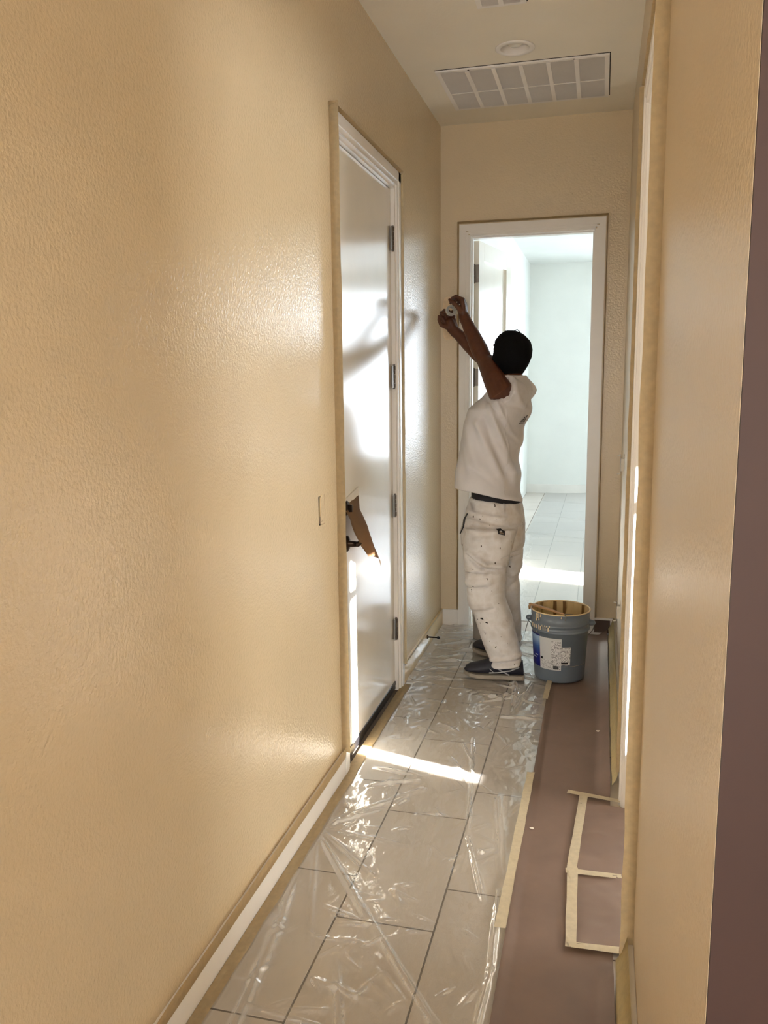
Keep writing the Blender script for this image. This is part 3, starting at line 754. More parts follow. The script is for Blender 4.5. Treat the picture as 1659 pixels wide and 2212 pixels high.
# ------------------------------------------------------------------ electrical boxes
def ebox(name, axis, sgn, a, z, label, cat, stick=0.012, kind='switch'):
    """open device box in a wall face: axis x wall at face position, sgn = direction into the hall"""
    fx = 0.0 if sgn > 0 else W
    r = empty(name, (fx, a, z)); tag(r, label, cat)
    bm = BM(); i = -sgn
    # box shell sunk in the wall
    x0, x1 = sorted((fx+i*0.004, fx+i*0.07)); yy0, yy1 = a-0.032, a+0.032; z0, z1 = z-0.052, z+0.052
    box(bm, *sorted((fx+i*0.066, fx+i*0.07)), yy0, yy1, z0, z1)
    box(bm, x0, x1, yy0, yy0+0.003, z0, z1); box(bm, x0, x1, yy1-0.003, yy1, z0, z1); box(bm, x0, x1, yy0, yy1, z0, z0+0.003); box(bm, x0, x1, yy0, yy1, z1-0.003, z1)
    part_of(r, obj('back_box', bm, M['dark']))
    return r
r = ebox('switch_box', 'x', 1, 2.789, 1.103, 'open switch box hole with torn edges in the glossy left wall', 'electrical box')
bm = BM(); box(bm, -0.008, -0.0012, 2.7835, 2.8215, 1.0505, 1.1555); part_of(r, obj('switch_body', bm, M['wall'], bevel=0.001))
bm = BM(); box(bm, -0.002, 0.0015, 2.770, 2.800, 1.138, 1.154); part_of(r, obj('mounting_ear', bm, M['wall'], bevel=0.002))
bm = BM(); box(bm, -0.002, 0.0015, 2.778, 2.806, 1.053, 1.063); part_of(r, obj('mounting_ear', bm, M['wall'], bevel=0.002))
bm = BM(); tube(bm, [(0.001, 2.765, 1.085), (0.003, 2.763, 1.12), (0.002, 2.77, 1.150), (0.0015, 2.785, 1.157)], 0.0018, 6); part_of(r, obj('torn_paint_edge', bm, M['cream'], smooth=True))
for nm, a, z, lb in (('wall_outlet', 4.2025, 0.395, 'uncovered wall outlet low on the right wall beyond the side doorway'), ('light_switch', 4.4325, 1.115, 'uncovered light switch on the right wall beyond the side doorway')):
    r = ebox(nm, 'x', -1, a, z, lb, 'outlet' if 'outlet' in nm else 'switch')
    bm = BM(); box(bm, W-0.018, W+0.02, a-0.017, a+0.017, z-0.033, z+0.033); part_of(r, obj('device_body', bm, M['pvc'], bevel=0.003))
    bm = BM(); box(bm, W-0.020, W-0.0185, a-0.012, a+0.012, z-0.053, z+0.053); part_of(r, obj('metal_yoke', bm, M['steel']))
    for s in (-1, 1):
        bm = BM(); tube(bm, [(W-0.019, a, z+s*0.046), (W-0.032, a, z+s*0.048)], [0.003, 0.0035], 8); part_of(r, obj('screw', bm, M['pvc']))
# patched area on the end wall by the hands
bm = BM(); n = 20; pts = []
for k in range(n):
    a = 2*PI*k/n; pts.append(Vector((0.052+0.040*math.copysign(abs(math.cos(a))**0.5, math.cos(a))+0.004*noise.noise(Vector((k, 1, 1))), 0, 1.922+0.128*math.copysign(abs(math.sin(a))**0.5, math.sin(a))+0.006*noise.noise(Vector((k, 5, 1))))))
bm.faces.new([bm.verts.new((q.x, D-0.0035, q.z)) for q in pts])
r_ = bmesh.ops.extrude_face_region(bm, geom=bm.faces[:]); bmesh.ops.translate(bm, verts=[g for g in r_['geom'] if isinstance(g, bmesh.types.BMVert)], vec=(0, 0.0030, 0))
M['spackle'] = plain('dried_spackle', lin(224, 202, 168), 0.7, var=0.10, vscale=40, bscale=70, bstr=0.4)
tag(obj('spackle_patch', bm, M['spackle'], bevel=0.001), 'pale rectangular spackle patch on the end wall beside the doorway', 'wall patch')
# door stop on the far baseboard
ds = empty('door_stop', (0.014, 4.58, 0.07)); tag(ds, 'small dark rigid door stop screwed into the far baseboard', 'door stop')
bm = BM(); lathe(bm, [(0.0001, 0), (0.011, 0), (0.011, 0.004), (0.005, 0.008), (0.0042, 0.062), (0.0001, 0.062)], n=16); bmesh.ops.rotate(bm, verts=bm.verts, matrix=Matrix.Rotation(PI/2, 3, 'Y')); bmesh.ops.translate(bm, verts=bm.verts, vec=(0.0145, 4.58, 0.072)); part_of(ds, obj('rod', bm, M['bronze'], smooth=True))
bm = BM(); lathe(bm, [(0.0001, 0), (0.008, 0), (0.009, 0.008), (0.006, 0.016), (0.0001, 0.016)], n=16); bmesh.ops.rotate(bm, verts=bm.verts, matrix=Matrix.Rotation(PI/2, 3, 'Y')); bmesh.ops.translate(bm, verts=bm.verts, vec=(0.074, 4.58, 0.072)); part_of(ds, obj('rubber_tip', bm, M['black'], smooth=True))

# ------------------------------------------------------------------ paint bucket
BC = Vector((0.786, 4.272, 0.0140)); BH = 0.365
to_cam = Vector((CAM.x-BC.x, CAM.y-BC.y, 0)).normalized(); A0 = math.atan2(to_cam.y, to_cam.x)
bk = empty('paint_bucket', BC); tag(bk, 'open grey five gallon paint bucket with labels and cream drips', 'bucket')
def b_r(z): return 0.128+0.016*min(1, z/0.262)
M['grey'] = plain('grey_bucket_plastic', lin(98, 108, 119), 0.35, var=0.04, vscale=12)
bm = BM()
prof = [(0.0001, 0.004), (0.116, 0.004), (0.122, 0.0), (0.127, 0.003), (0.128, 0.012), (b_r(0.262), 0.262), (0.151, 0.264), (0.152, 0.269), (0.1505, 0.274), (0.1455, 0.276), (0.1462, 0.296), (0.153, 0.298), (0.1545, 0.303), (0.153, 0.308), (0.148, 0.310), (0.150, 0.355), (0.153, 0.360), (0.153, BH), (0.148, BH), (0.1465, BH-0.006)]
lathe(bm, prof, BC, 72); part_of(bk, obj('shell', bm, M['grey'], smooth=True))
m, nt, b = new_mat('bucket_inside_paint'); p = geo(nt)
nf = noise_node(nt, p, 26, 3, 0.5, (1, 1, 0.12))
nt.links.new(ramp(nt, nf, [(0.40, lin(120, 88, 48)), (0.47, lin(214, 190, 140)), (0.8, lin(222, 200, 152))]), b.inputs['Base Color']); b.inputs['Roughness'].default_value = 0.4
bm = BM(); lathe(bm, [(0.1462, BH-0.004), (0.143, 0.27), (0.133, 0.09), (0.0001, 0.085)], BC, 72); tag(part_of(bk, obj('inner_wall', bm, m, smooth=True)), 'cream paint coated inside with darker drips')
bm = BM(); lathe(bm, [(0.1530, BH-0.002), (0.1535, BH+0.0015), (0.150, BH+0.003), (0.1465, BH+0.001), (0.146, BH-0.003)], BC, 72); tag(part_of(bk, obj('rim_paint', bm, M['cream'], smooth=True)), 'cream paint along the rim')
def patch(a0, a1, z0, z1, mat, name, label, off=0.0010, nz=6, slope=0.0):
    bm = BM(); uvl = bm.loops.layers.uv.new('uv'); n = max(3, int(abs(a1-a0)/4)); g = []
    for j in range(nz+1):
        row = []
        for i in range(n+1):
            a = A0+math.radians(a0+(a1-a0)*i/n); z = z0+(z1-z0)*j/nz; r_ = b_r(z)+off
            row.append((bm.verts.new(BC+Vector((r_*math.cos(a), r_*math.sin(a), z))), (i/n, j/nz)))
        g.append(row)
    for j in range(nz):
        for i in range(n):
            c = [g[j][i], g[j][i+1], g[j+1][i+1], g[j+1][i]]
            f = bm.faces.new([q[0] for q in c])
            for l, q in zip(f.loops, c): l[uvl].uv = q[1]
    o = obj(name, bm, mat, smooth=True, recalc=False); tag(part_of(bk, o), label); return o
def print_mat(name, base, ink, rows, lo=0.48, cols=26):
    m, nt, b = new_mat(name); uv = nt.nodes.new('ShaderNodeUVMap').outputs[0]
    mp = nt.nodes.new('ShaderNodeMapping'); mp.inputs['Scale'].default_value = (cols, rows, 1); nt.links.new(uv, mp.inputs['Vector'])
    sp = nt.nodes.new('ShaderNodeSeparateXYZ'); nt.links.new(mp.outputs[0], sp.inputs[0])
    fl = nt.nodes.new('ShaderNodeMath'); fl.operation = 'FLOOR'; nt.links.new(sp.outputs[1], fl.inputs[0])
    fr = nt.nodes.new('ShaderNodeMath'); fr.operation = 'FRACT'; nt.links.new(sp.outputs[1], fr.inputs[0])
    fx = nt.nodes.new('ShaderNodeMath'); fx.operation = 'FLOOR'; nt.links.new(sp.outputs[0], fx.inputs[0])
    cb = nt.nodes.new('ShaderNodeCombineXYZ'); nt.links.new(fx.outputs[0], cb.inputs[0]); nt.links.new(fl.outputs[0], cb.inputs[1])
    wn = nt.nodes.new('ShaderNodeTexWhiteNoise'); nt.links.new(cb.outputs[0], wn.inputs['Vector'])
    g1 = nt.nodes.new('ShaderNodeMath'); g1.operation = 'GREATER_THAN'; g1.inputs[1].default_value = lo; nt.links.new(wn.outputs['Value'], g1.inputs[0])
    g2 = nt.nodes.new('ShaderNodeMath'); g2.operation = 'LESS_THAN'; g2.inputs[1].default_value = 0.5; nt.links.new(fr.outputs[0], g2.inputs[0])
    an = nt.nodes.new('ShaderNodeMath'); an.operation = 'MULTIPLY'; nt.links.new(g1.outputs[0], an.inputs[0]); nt.links.new(g2.outputs[0], an.inputs[1])
    nt.links.new(ramp(nt, an.outputs[0], [(0.0, base), (1.0, ink)]), b.inputs['Base Color']); b.inputs['Roughness'].default_value = 0.45
    return m
mb, nt, b = new_mat('blue_label'); uv = nt.nodes.new('ShaderNodeUVMap').outputs[0]; sp = nt.nodes.new('ShaderNodeSeparateXYZ'); nt.links.new(uv, sp.inputs[0])
nt.links.new(ramp(nt, sp.outputs[1], [(0.0, lin(18, 22, 110)), (0.4, lin(20, 30, 120)), (0.62, lin(50, 88, 150)), (0.9, lin(150, 176, 205)), (0.95, lin(150, 176, 205)), (0.952, lin(18, 22, 100))]), b.inputs['Base Color']); b.inputs['Roughness'].default_value = 0.4
patch(-86, -45, 0.075, 0.248, mb, 'blue_label', 'blue label fading to pale at its top')
grey_l = plain('label_grey', lin(196, 198, 200), 0.5, var=0.03)
patch(-45, 4, 0.070, 0.240, grey_l, 'main_label', 'pale grey printed label')
patch(-44, -18, 0.080, 0.125, print_mat('fine_print', lin(205, 206, 208), lin(140, 142, 146), 9), 'fine_print', 'fine print block', 0.0014)
patch(-17, 2, 0.075, 0.228, print_mat('label_text', lin(208, 208, 210), lin(86, 86, 92), 26, 0.5, 18), 'label_text', 'column of small printed text', 0.0014)
patch(-13, -1.5, 0.076, 0.094, print_mat('barcode', lin(60, 60, 64), lin(30, 30, 34), 1, 0.5, 22), 'barcode', 'small dark barcode', 0.0018, 2)
patch(-43, -37, 0.122, 0.134, M['black'], 'warning_mark', 'small dark warning mark', 0.0018, 2)
st = patch(1, 23, 0.100, 0.196, print_mat('sticker_print', lin(214, 214, 214), lin(120, 120, 124), 14, 0.45, 20), 'tint_sticker', 'white tint sticker with printed lines', 0.0022)
o = patch(4, 18, 0.106, 0.116, M['black'], 'sticker_barcode', 'dark barcode line', 0.0028, 2)
for a, w_, z in ((-80, 6, 0.10), (-70, 12, 0.115), (-62, 10, 0.130)):
    patch(a, a+w_, z, z+0.006, grey_l, 'label_line', 'pale printed line', 0.0016, 1)
# drips of cream paint
def drip(bm, a, z, l, w, r0):
    a = A0+math.radians(a); c = BC+Vector((r0*math.cos(a), r0*math.sin(a), 0))
    tube(bm, [c+Vector((0, 0, z)), c+Vector((0, 0, z-l*0.6)), c+Vector((0, 0, z-l))], [w*0.8, w*0.55, w], 8)
rnd = random.Random(3)
for k in range(9):
    a = -72+k*1.9*3.2; bm = BM(); drip(bm, a+rnd.uniform(-1.5, 1.5), 0.296, rnd.uniform(0.02, 0.036), rnd.uniform(0.0018, 0.0034), 0.1462); tag(part_of(bk, obj('paint_drip', bm, M['cream'], smooth=True)), 'cream paint drip')
for a, l in ((-52, 0.045), (-49, 0.03), (-45, 0.04), (-41, 0.02), (2, 0.014)):
    bm = BM(); drip(bm, a, BH, l, 0.0028, 0.151); tag(part_of(bk, obj('paint_drip', bm, M['cream'], smooth=True)), 'cream paint drip')
for a in (-68, -60, -44, -36, -30, -26, -20):
    bm = BM(); drip(bm, a, 0.304, 0.004, 0.0028, 0.153); tag(part_of(bk, obj('paint_drip', bm, M['cream'], smooth=True)), 'cream paint drip')
# bail ears and wire bail
def bpt(a, r, z): a = A0+math.radians(a); return BC+Vector((r*math.cos(a), r*math.sin(a), z))
for s in (-98, 82):
    bm = BM(); c = bpt(s, 0.158, 0.300); tube(bm, [bpt(s, 0.150, 0.300), bpt(s, 0.166, 0.300)], [0.016, 0.014], 16); part_of(bk, obj('bail_ear', bm, M['grey'], smooth=True))
pts = [bpt(-98, 0.168, 0.300), bpt(-98, 0.172, 0.29)]
for k in range(1, 16):
    a = 82+(262-82)*(1-k/16); pts.append(bpt(a, 0.172, 0.300-0.155*math.sin(PI*k/16)))
pts += [bpt(82, 0.172, 0.29), bpt(82, 0.168, 0.300)]
bm = BM(); tube(bm, pts, 0.0022, 8); tag(part_of(bk, obj('bail_wire', bm, M['steel'], smooth=True)), 'thin wire bail hanging behind')
# stick resting across the rim
sk = empty('stir_stick', bpt(-60, 0.10, BH)); tag(sk, 'paint coated stick resting across the rim of the grey bucket', 'stick')
pA, pB = bpt(-97, 0.160, BH+0.010), bpt(8, 0.150, BH+0.008)
bm = BM(); loft(bm, [(pA.lerp(pB, t), Vector((0, 0, 1)), (pB-pA).cross(Vector((0, 0, 1))).normalized(), a_, b_, 3) for t, a_, b_ in ((0, 0.004, 0.008), (0.05, 0.006, 0.010), (0.5, 0.006, 0.009), (0.92, 0.004, 0.006), (1.0, 0.002, 0.003))], 14)
part_of(sk, obj('shaft', bm, M['wood'], smooth=True))
bm = BM(); tube(bm, [pB-(pB-pA)*0.05, pB, bpt(10, 0.1575, BH-0.004), bpt(9, 0.158, BH-0.022)], 0.0022, 8); tube(bm, [pB-(pB-pA)*0.03, bpt(24, 0.150, BH+0.006)], 0.002, 8); part_of(sk, obj('wire_hook', bm, M['steel'], smooth=True))
bm = BM(); q = bpt(-100, 0.163, BH-0.006); tube(bm, [pA+(pB-pA)*0.03, q, q-Vector((0, 0, 0.012))], [0.007, 0.0065, 0.005], 10); part_of(sk, obj('paint_clump', bm, M['wood'], smooth=True))

# ------------------------------------------------------------------ gallon can behind the painter
CC = Vector((0.330, 4.835, 0.0125))
cn = empty('paint_can', CC); tag(cn, 'one gallon paint can with grey label standing behind the painter', 'can')
M['canlabel'] = plain('can_label_grey', lin(150, 143, 138), 0.45, var=0.05)
bm = BM(); lathe(bm, [(0.0001, 0.003), (0.080, 0.003), (0.084, 0.0), (0.084, 0.004), (0.0825, 0.006), (0.0825, 0.168), (0.084, 0.170), (0.084, 0.174)], CC, 48); part_of(cn, obj('body', bm, M['canlabel'], smooth=True))
bm = BM(); lathe(bm, [(0.0842, 0.166), (0.0848, 0.172), (0.0848, 0.180), (0.083, 0.186), (0.076, 0.186), (0.075, 0.180), (0.0001, 0.180)], CC, 48)
mbl = plain('dark_blue_band', lin(40, 50, 84), 0.35); part_of(cn, obj('rim_band', bm, mbl, smooth=True))
bm = BM(); lathe(bm, [(0.076, 0.184), (0.070, 0.190), (0.060, 0.186), (0.0001, 0.186)], CC, 48); part_of(cn, obj('lid', bm, plain('lid_silver', lin(200, 205, 212), 0.25, metal=0.8), smooth=True))
for k, (z, l, a) in enumerate(((0.125, 0.02, -20), (0.108, 0.03, -22), (0.07, 0.024, -24), (0.058, 0.03, -22), (0.046, 0.02, -20))):
    bm = BM(); aa = math.atan2(CAM.y-CC.y, CAM.x-CC.x)
    n = 6; rows = []
    for i in range(n+1):
        t = aa+math.radians(a+l*650*(i/n-0.5)); rows.append([bm.verts.new(CC+Vector((0.083*math.cos(t), 0.083*math.sin(t), zz))) for zz in (z, z+0.006)])
    for A, B in zip(rows, rows[1:]): bm.faces.new((A[0], B[0], B[1], A[1]))
    part_of(cn, obj('label_line', bm, grey_l))

# ------------------------------------------------------------------ the painter
V = Vector
Z = V((0, 0, 1))
pr = empty('person', (0.46, 4.33, 0.0105)); tag(pr, 'person in white painter clothes and black knit cap reaching up with both arms', 'person')
TH = math.radians(26)
def axes(th): return V((math.sin(th), math.cos(th), 0)), V((-math.cos(th), math.sin(th), 0))   # shoulder axis (to his right), facing
SX, FX = axes(TH)

# joints
L_sh, L_el, L_wr = V((0.466, 4.205, 1.505)), V((0.364, 4.405, 1.650)), V((0.232, 4.525, 1.893))
R_sh, R_el, R_wr = V((0.535, 4.500, 1.515)), V((0.350, 4.615, 1.650)), V((0.150, 4.665, 1.832))
HC = V((0.490, 4.40, 1.676))                                  # head centre
HF = V((-0.66, 0.66, 0.25)).normalized()                      # gaze
HS = HF.cross(Z).normalized()                                 # head right
HU = HS.cross(HF).normalized()

def hand(bm, wr, d, n, sgn, curls, thumb_open=0.5, sc=1.0):
    """palm + five fingers. d: wrist to knuckles, n: palm normal (fingers curl towards it), sgn: thumb side along t"""
    d = V(d).normalized(); n = (V(n)-d*V(n).dot(d)).normalized(); t = d.cross(n).normalized()*sgn
    kn = []
    for k, off in enumerate((0.030, 0.010, -0.010, -0.029)):
        ln = (0.084, 0.088, 0.083, 0.075)[k]*sc
        a = wr + t*off*0.55*sc; b_ = wr + d*ln + t*off*sc - n*0.004
        tube(bm, [a, a.lerp(b_, 0.5)-n*0.003, b_], [0.0165*sc, 0.0150*sc, 0.0120*sc], 10); kn.append(b_)
    tube(bm, [wr-d*0.02, wr+d*0.045+n*0.006], [0.026*sc, 0.024*sc], 12)
    for k, p0 in enumerate(kn):
        L = [(0.040, 0.024, 0.019), (0.044, 0.028, 0.020), (0.041, 0.026, 0.020), (0.033, 0.020, 0.017)][k]
        ang = 0; pts = [p0]; dd = d
        for seg, cv in zip(L, curls):
            ang += math.radians(cv+(k-1.5)*4); dd = d*math.cos(ang)+n*math.sin(ang)
            pts.append(pts[-1]+dd*seg*sc)
        tube(bm, pts, [0.0105*sc, 0.0095*sc, 0.0085*sc, 0.0072*sc], 10)
    tb = wr+d*0.022*sc+t*0.024*sc+n*0.006
    t1 = tb+(d*0.55+t*(0.65+thumb_open*0.3)+n*0.35).normalized()*0.042*sc
    t2 = t1+(d*0.75+t*0.15+n*0.6).normalized()*0.032*sc
    t3 = t2+(d*0.6-t*0.15+n*0.75).normalized()*0.024*sc
    tube(bm, [tb, t1, t2, t3], [0.0155*sc, 0.0125*sc, 0.0105*sc, 0.0085*sc], 10)
    return kn

bm = BM()
# torso inside the clothes
loft(bm, [(V((0.455, 4.325, 0.86)), SX, FX, 0.11, 0.085), (V((0.452, 4.325, 0.94)), SX, FX, 0.135, 0.105), (V((0.440, 4.325, 1.02)), SX, FX, 0.135, 0.100), (V((0.440, 4.33, 1.15)), SX, FX, 0.14, 0.095),
          (V((0.465, 4.34, 1.35)), SX, FX, 0.155, 0.09), (V((0.50, 4.345, 1.50)), SX, FX, 0.13, 0.07), (V((0.512, 4.35, 1.56)), SX, FX, 0.07, 0.06)], 28)
tube(bm, [V((0.512, 4.355, 1.50)), HC+V((0.012, -0.005, -0.08))], [0.062, 0.058], 16)        # neck
for sh, el, wr in ((L_sh, L_el, L_wr), (R_sh, R_el, R_wr)):
    ch = V((0.505, 4.345, 1.44)); up = (el-sh).normalized(); fo = (wr-el).normalized()
    tube(bm, [ch.lerp(sh, 0.45), sh-up*0.01, sh.lerp(el, 0.35), sh.lerp(el, 0.75), el], [0.070, 0.066, 0.057, 0.048, 0.042], 16)
    tube(bm, [el-fo*0.005, el.lerp(wr, 0.25), el.lerp(wr, 0.55), el.lerp(wr, 0.85), wr], [0.042, 0.046, 0.040, 0.031, 0.029], 16)
hand(bm, L_wr, (-0.10, 0.16, 0.98), (-0.92, 0.05, -0.25), 1, (62, 62, 38), 0.3)
hand(bm, R_wr, (-0.42, 0.10, 0.90), (0.30, -0.90, 0.15), -1, (58, 70, 42), 0.4)
# head
def hp(f, s, u): return HC+HF*f+HS*s+HU*u
loft(bm, [(hp(0.00, 0, -0.095), HS, HF, 0.045, 0.055), (hp(0.012, 0, -0.075), HS, HF, 0.058, 0.078), (hp(0.008, 0, -0.035), HS, HF, 0.069, 0.092), (hp(0.002, 0, 0.01), HS, HF, 0.074, 0.097), (hp(-0.004, 0, 0.05), HS, HF, 0.073, 0.095), (hp(-0.008, 0, 0.085), HS, HF, 0.058, 0.075), (hp(-0.008, 0, 0.108), HS, HF, 0.025, 0.035)], 28)
tube(bm, [hp(0.085, 0, -0.100), hp(0.060, 0.03, -0.092), hp(0.0, 0.055, -0.06)], [0.018, 0.016, 0.018], 10)
tube(bm, [hp(0.085, 0, -0.100), hp(0.060, -0.03, -0.092), hp(0.0, -0.055, -0.06)], [0.018, 0.016, 0.018], 10)
tube(bm, [hp(0.096, 0, 0.018), hp(0.108, 0, -0.010), hp(0.118, 0, -0.030)], [0.008, 0.010, 0.012], 10)        # nose
tube(bm, [hp(0.112, 0.012, -0.034), hp(0.112, -0.012, -0.034)], 0.008, 8)
tube(bm, [hp(0.093, 0.020, -0.058), hp(0.103, 0, -0.056), hp(0.093, -0.020, -0.058)], [0.005, 0.007, 0.005], 8)   # lips
tube(bm, [hp(0.092, 0.018, -0.068), hp(0.101, 0, -0.068), hp(0.092, -0.018, -0.068)], [0.005, 0.007, 0.005], 8)
for s in (-1, 1):
    tube(bm, [hp(0.092, s*0.012, 0.034), hp(0.086, s*0.040, 0.036)], [0.009, 0.008], 8)       # brow
    tube(bm, [hp(0.000, s*0.074, 0.022), hp(-0.012, s*0.084, 0.018), hp(-0.012, s*0.083, -0.010), hp(0.000, s*0.074, -0.030)], [0.007, 0.009, 0.009, 0.007], 8)  # ear
# legs inside the trousers
for hip, kn, an in ((V((0.430, 4.255, 0.84)), V((0.410, 4.20, 0.50)), V((0.520, 4.178, 0.115))), (V((0.465, 4.40, 0.84)), V((0.462, 4.46, 0.50)), V((0.490, 4.470, 0.115)))):
    tube(bm, [hip, hip.lerp(kn, 0.5), kn, kn.lerp(an, 0.4), an, an-V((0, 0, 0.02))], [0.06, 0.06, 0.052, 0.05, 0.036, 0.036], 16)
me = remesh(bm, 0.0042, 2, 'body')
m, nt, b = new_mat('brown_skin'); p = geo(nt)
nt.links.new(ramp(nt, noise_node(nt, p, 22, 4), [(0.3, lin(76, 42, 27)), (0.7, lin(96, 56, 36))]), b.inputs['Base Color']); b.inputs['Roughness'].default_value = 0.5
bump(nt, b, noise_node(nt, p, 260, 3), 0.15, 0.002)
body = link_mesh('body', me, m, smooth=True); part_of(pr, body); tag(body, 'brown skin of arms, hands and neck')
for s in (-1, 1):
    bm = BM(); bmesh.ops.create_uvsphere(bm, u_segments=14, v_segments=10, radius=0.0115); bmesh.ops.translate(bm, verts=bm.verts, vec=hp(0.083, s*0.031, 0.016))
    part_of(pr, obj('eye', bm, M['pvc'], smooth=True))
# ---------------- trousers
def ax(th): return axes(math.radians(th))
bm = BM()
S3, F3 = ax(32)
loft(bm, [(V((0.440, 4.325, 0.934)), S3, F3, 0.152, 0.120, 2.1), (V((0.438, 4.325, 0.90)), S3, F3, 0.158, 0.128, 2.2), (V((0.432, 4.325, 0.84)), S3, F3, 0.170, 0.141, 2.3), (V((0.424, 4.325, 0.77)), S3, F3, 0.182, 0.150, 2.3),
          (V((0.424, 4.32, 0.70)), S3, F3, 0.182, 0.145, 2.3), (V((0.428, 4.32, 0.64)), S3, F3, 0.172, 0.125, 2.2)], 40)
def leg(rows):
    loft(bm, [(V((x, y, z)), V((1, 0, 0)), V((0, 1, 0)), a, b_, 2.3) for (x, y, z, a, b_) in rows], 32)
leg([(0.425, 4.225, 0.80, 0.135, 0.10), (0.412, 4.215, 0.69, 0.128, 0.108), (0.402, 4.205, 0.60, 0.112, 0.104), (0.404, 4.195, 0.50, 0.099, 0.098), (0.416, 4.190, 0.42, 0.101, 0.096), (0.448, 4.188, 0.34, 0.098, 0.093),
     (0.470, 4.184, 0.25, 0.095, 0.088), (0.496, 4.182, 0.17, 0.092, 0.084), (0.516, 4.180, 0.115, 0.084, 0.079), (0.519, 4.180, 0.09, 0.078, 0.074), (0.522, 4.180, 0.078, 0.066, 0.066)])
leg([(0.462, 4.42, 0.80, 0.105, 0.10), (0.470, 4.44, 0.69, 0.108, 0.104), (0.466, 4.455, 0.60, 0.108, 0.104), (0.456, 4.465, 0.50, 0.099, 0.098), (0.460, 4.468, 0.40, 0.100, 0.094), (0.472, 4.470, 0.30, 0.092, 0.088),
     (0.478, 4.470, 0.18, 0.088, 0.084), (0.484, 4.470, 0.11, 0.080, 0.078), (0.486, 4.470, 0.085, 0.066, 0.066)])
me = remesh(bm, 0.0065, 5, 'trousers')
def fold(v, lines, plane):
    """sum of gaussian ridges given as segments in an (a,z) plane"""
    s = 0
    for (a0, z0, a1, z1, w, h) in lines:
        d, t = seg_d(v[0], v[1], a0, z0, a1, z1)
        if d < 3*w: s += h*math.exp(-(d/w)**2)
    return s
TF = [(0.30, 0.885, 0.50, 0.855, 0.010, 0.006), (0.30, 0.865, 0.55, 0.815, 0.012, -0.006), (0.32, 0.845, 0.52, 0.800, 0.010, 0.006), (0.38, 0.86, 0.58, 0.80, 0.010, 0.006),   # below the waistband
      (0.31, 0.665, 0.40, 0.605, 0.010, -0.010), (0.40, 0.605, 0.50, 0.590, 0.012, -0.012), (0.32, 0.685, 0.42, 0.628, 0.014, 0.010), (0.42, 0.628, 0.51, 0.618, 0.014, 0.010),    # sag under the seat
      (0.30, 0.572, 0.42, 0.585, 0.008, -0.006), (0.31, 0.50, 0.42, 0.515, 0.008, -0.007), (0.31, 0.52, 0.44, 0.545, 0.014, 0.007),
      (0.36, 0.395, 0.43, 0.415, 0.012, 0.005), (0.35, 0.37, 0.46, 0.40, 0.010, -0.006), (0.40, 0.26, 0.47, 0.21, 0.014, -0.008), (0.43, 0.235, 0.50, 0.17, 0.014, 0.008), (0.46, 0.30, 0.53, 0.22, 0.014, 0.006),
      (0.44, 0.105, 0.59, 0.125, 0.008, -0.010), (0.45, 0.125, 0.60, 0.145, 0.010, 0.010), (0.45, 0.085, 0.58, 0.100, 0.010, 0.009), (0.36, 0.75, 0.48, 0.76, 0.016, 0.006), (0.33, 0.80, 0.42, 0.79, 0.012, 0.004),
      (0.50, 0.655, 0.58, 0.665, 0.008, -0.008), (0.52, 0.52, 0.57, 0.56, 0.015, 0.010), (0.51, 0.44, 0.56, 0.49, 0.015, -0.008)]
NRM = [v.normal.copy() for v in me.vertices]
for v, n in zip(me.vertices, NRM):
    q = v.co.copy()
    k = 0.006*noise.noise(V((q.x*9, q.y*9, q.z*5)))+0.0025*noise.noise(V((q.x*24, q.y*24, q.z*16)))
    if q.z > 0.85: q.z -= (q.x-0.45)*0.12*min(1, (q.z-0.85)/0.06)
    k += 1.9*fold((q.x, q.z), TF, 0)*(0.3+0.7*max(0, -n.y))
    v.co = q+n*k
m, nt, b = new_mat('white_work_trousers'); p = geo(nt)
base = ramp(nt, noise_node(nt, p, 9, 5), [(0.3, lin(200, 194, 188)), (0.52, lin(220, 218, 217)), (0.75, lin(186, 176, 165))])
sp1 = noise_node(nt, p, 48, 2, 0.5, (1, 1, 0.6)); msk = ramp(nt, sp1, [(0.715, (0, 0, 0, 1)), (0.735, (1, 1, 1, 1))])
mx = nt.nodes.new('ShaderNodeMix'); mx.data_type = 'RGBA'; nt.links.new(msk, mx.inputs[0]); nt.links.new(base, mx.inputs[6]); mx.inputs[7].default_value = lin(82, 72, 62)
nt.links.new(mx.outputs[2], b.inputs['Base Color']); b.inputs['Roughness'].default_value = 0.8
bump(nt, b, noise_node(nt, p, 500, 2), 0.2, 0.001)
TM = m
tr = link_mesh('trousers', me, TM, smooth=True); part_of(pr, tr); tag(tr, 'white work trousers spattered with paint')
tb = bvh_of(me)
def on_tr(name, origin, d, u, w_, poly, mat, off, label=None, thick=0.0):
    bm = BM(); conform(bm, tb, origin, d, u, w_, poly, off)
    if not bm.faces: bm.free(); return None
    if thick: bmesh.ops.solidify(bm, geom=bm.faces[:], thickness=thick)
    o = obj(name, bm, mat, smooth=not thick, recalc=bool(thick)); o.parent = tr
    if label: tag(o, label)
    return o
back = V((-0.45, 0.89, 0)).normalized(); bu = V((0.89, 0.45, 0)).normalized()
on_tr('back_pocket', (0.43, 4.2, 0.735), back, bu, Z, [(-0.095, -0.085), (0.075, -0.105), (0.075, 0.062), (-0.095, 0.085)], TM, 0.0035, 'patch back pocket')
on_tr('pocket_label', (0.457, 4.2, 0.792), back, bu, Z, [(-0.018, -0.011), (0.016, -0.015), (0.018, 0.008), (-0.016, 0.012)], M['dark'], 0.009, 'small dark woven label')
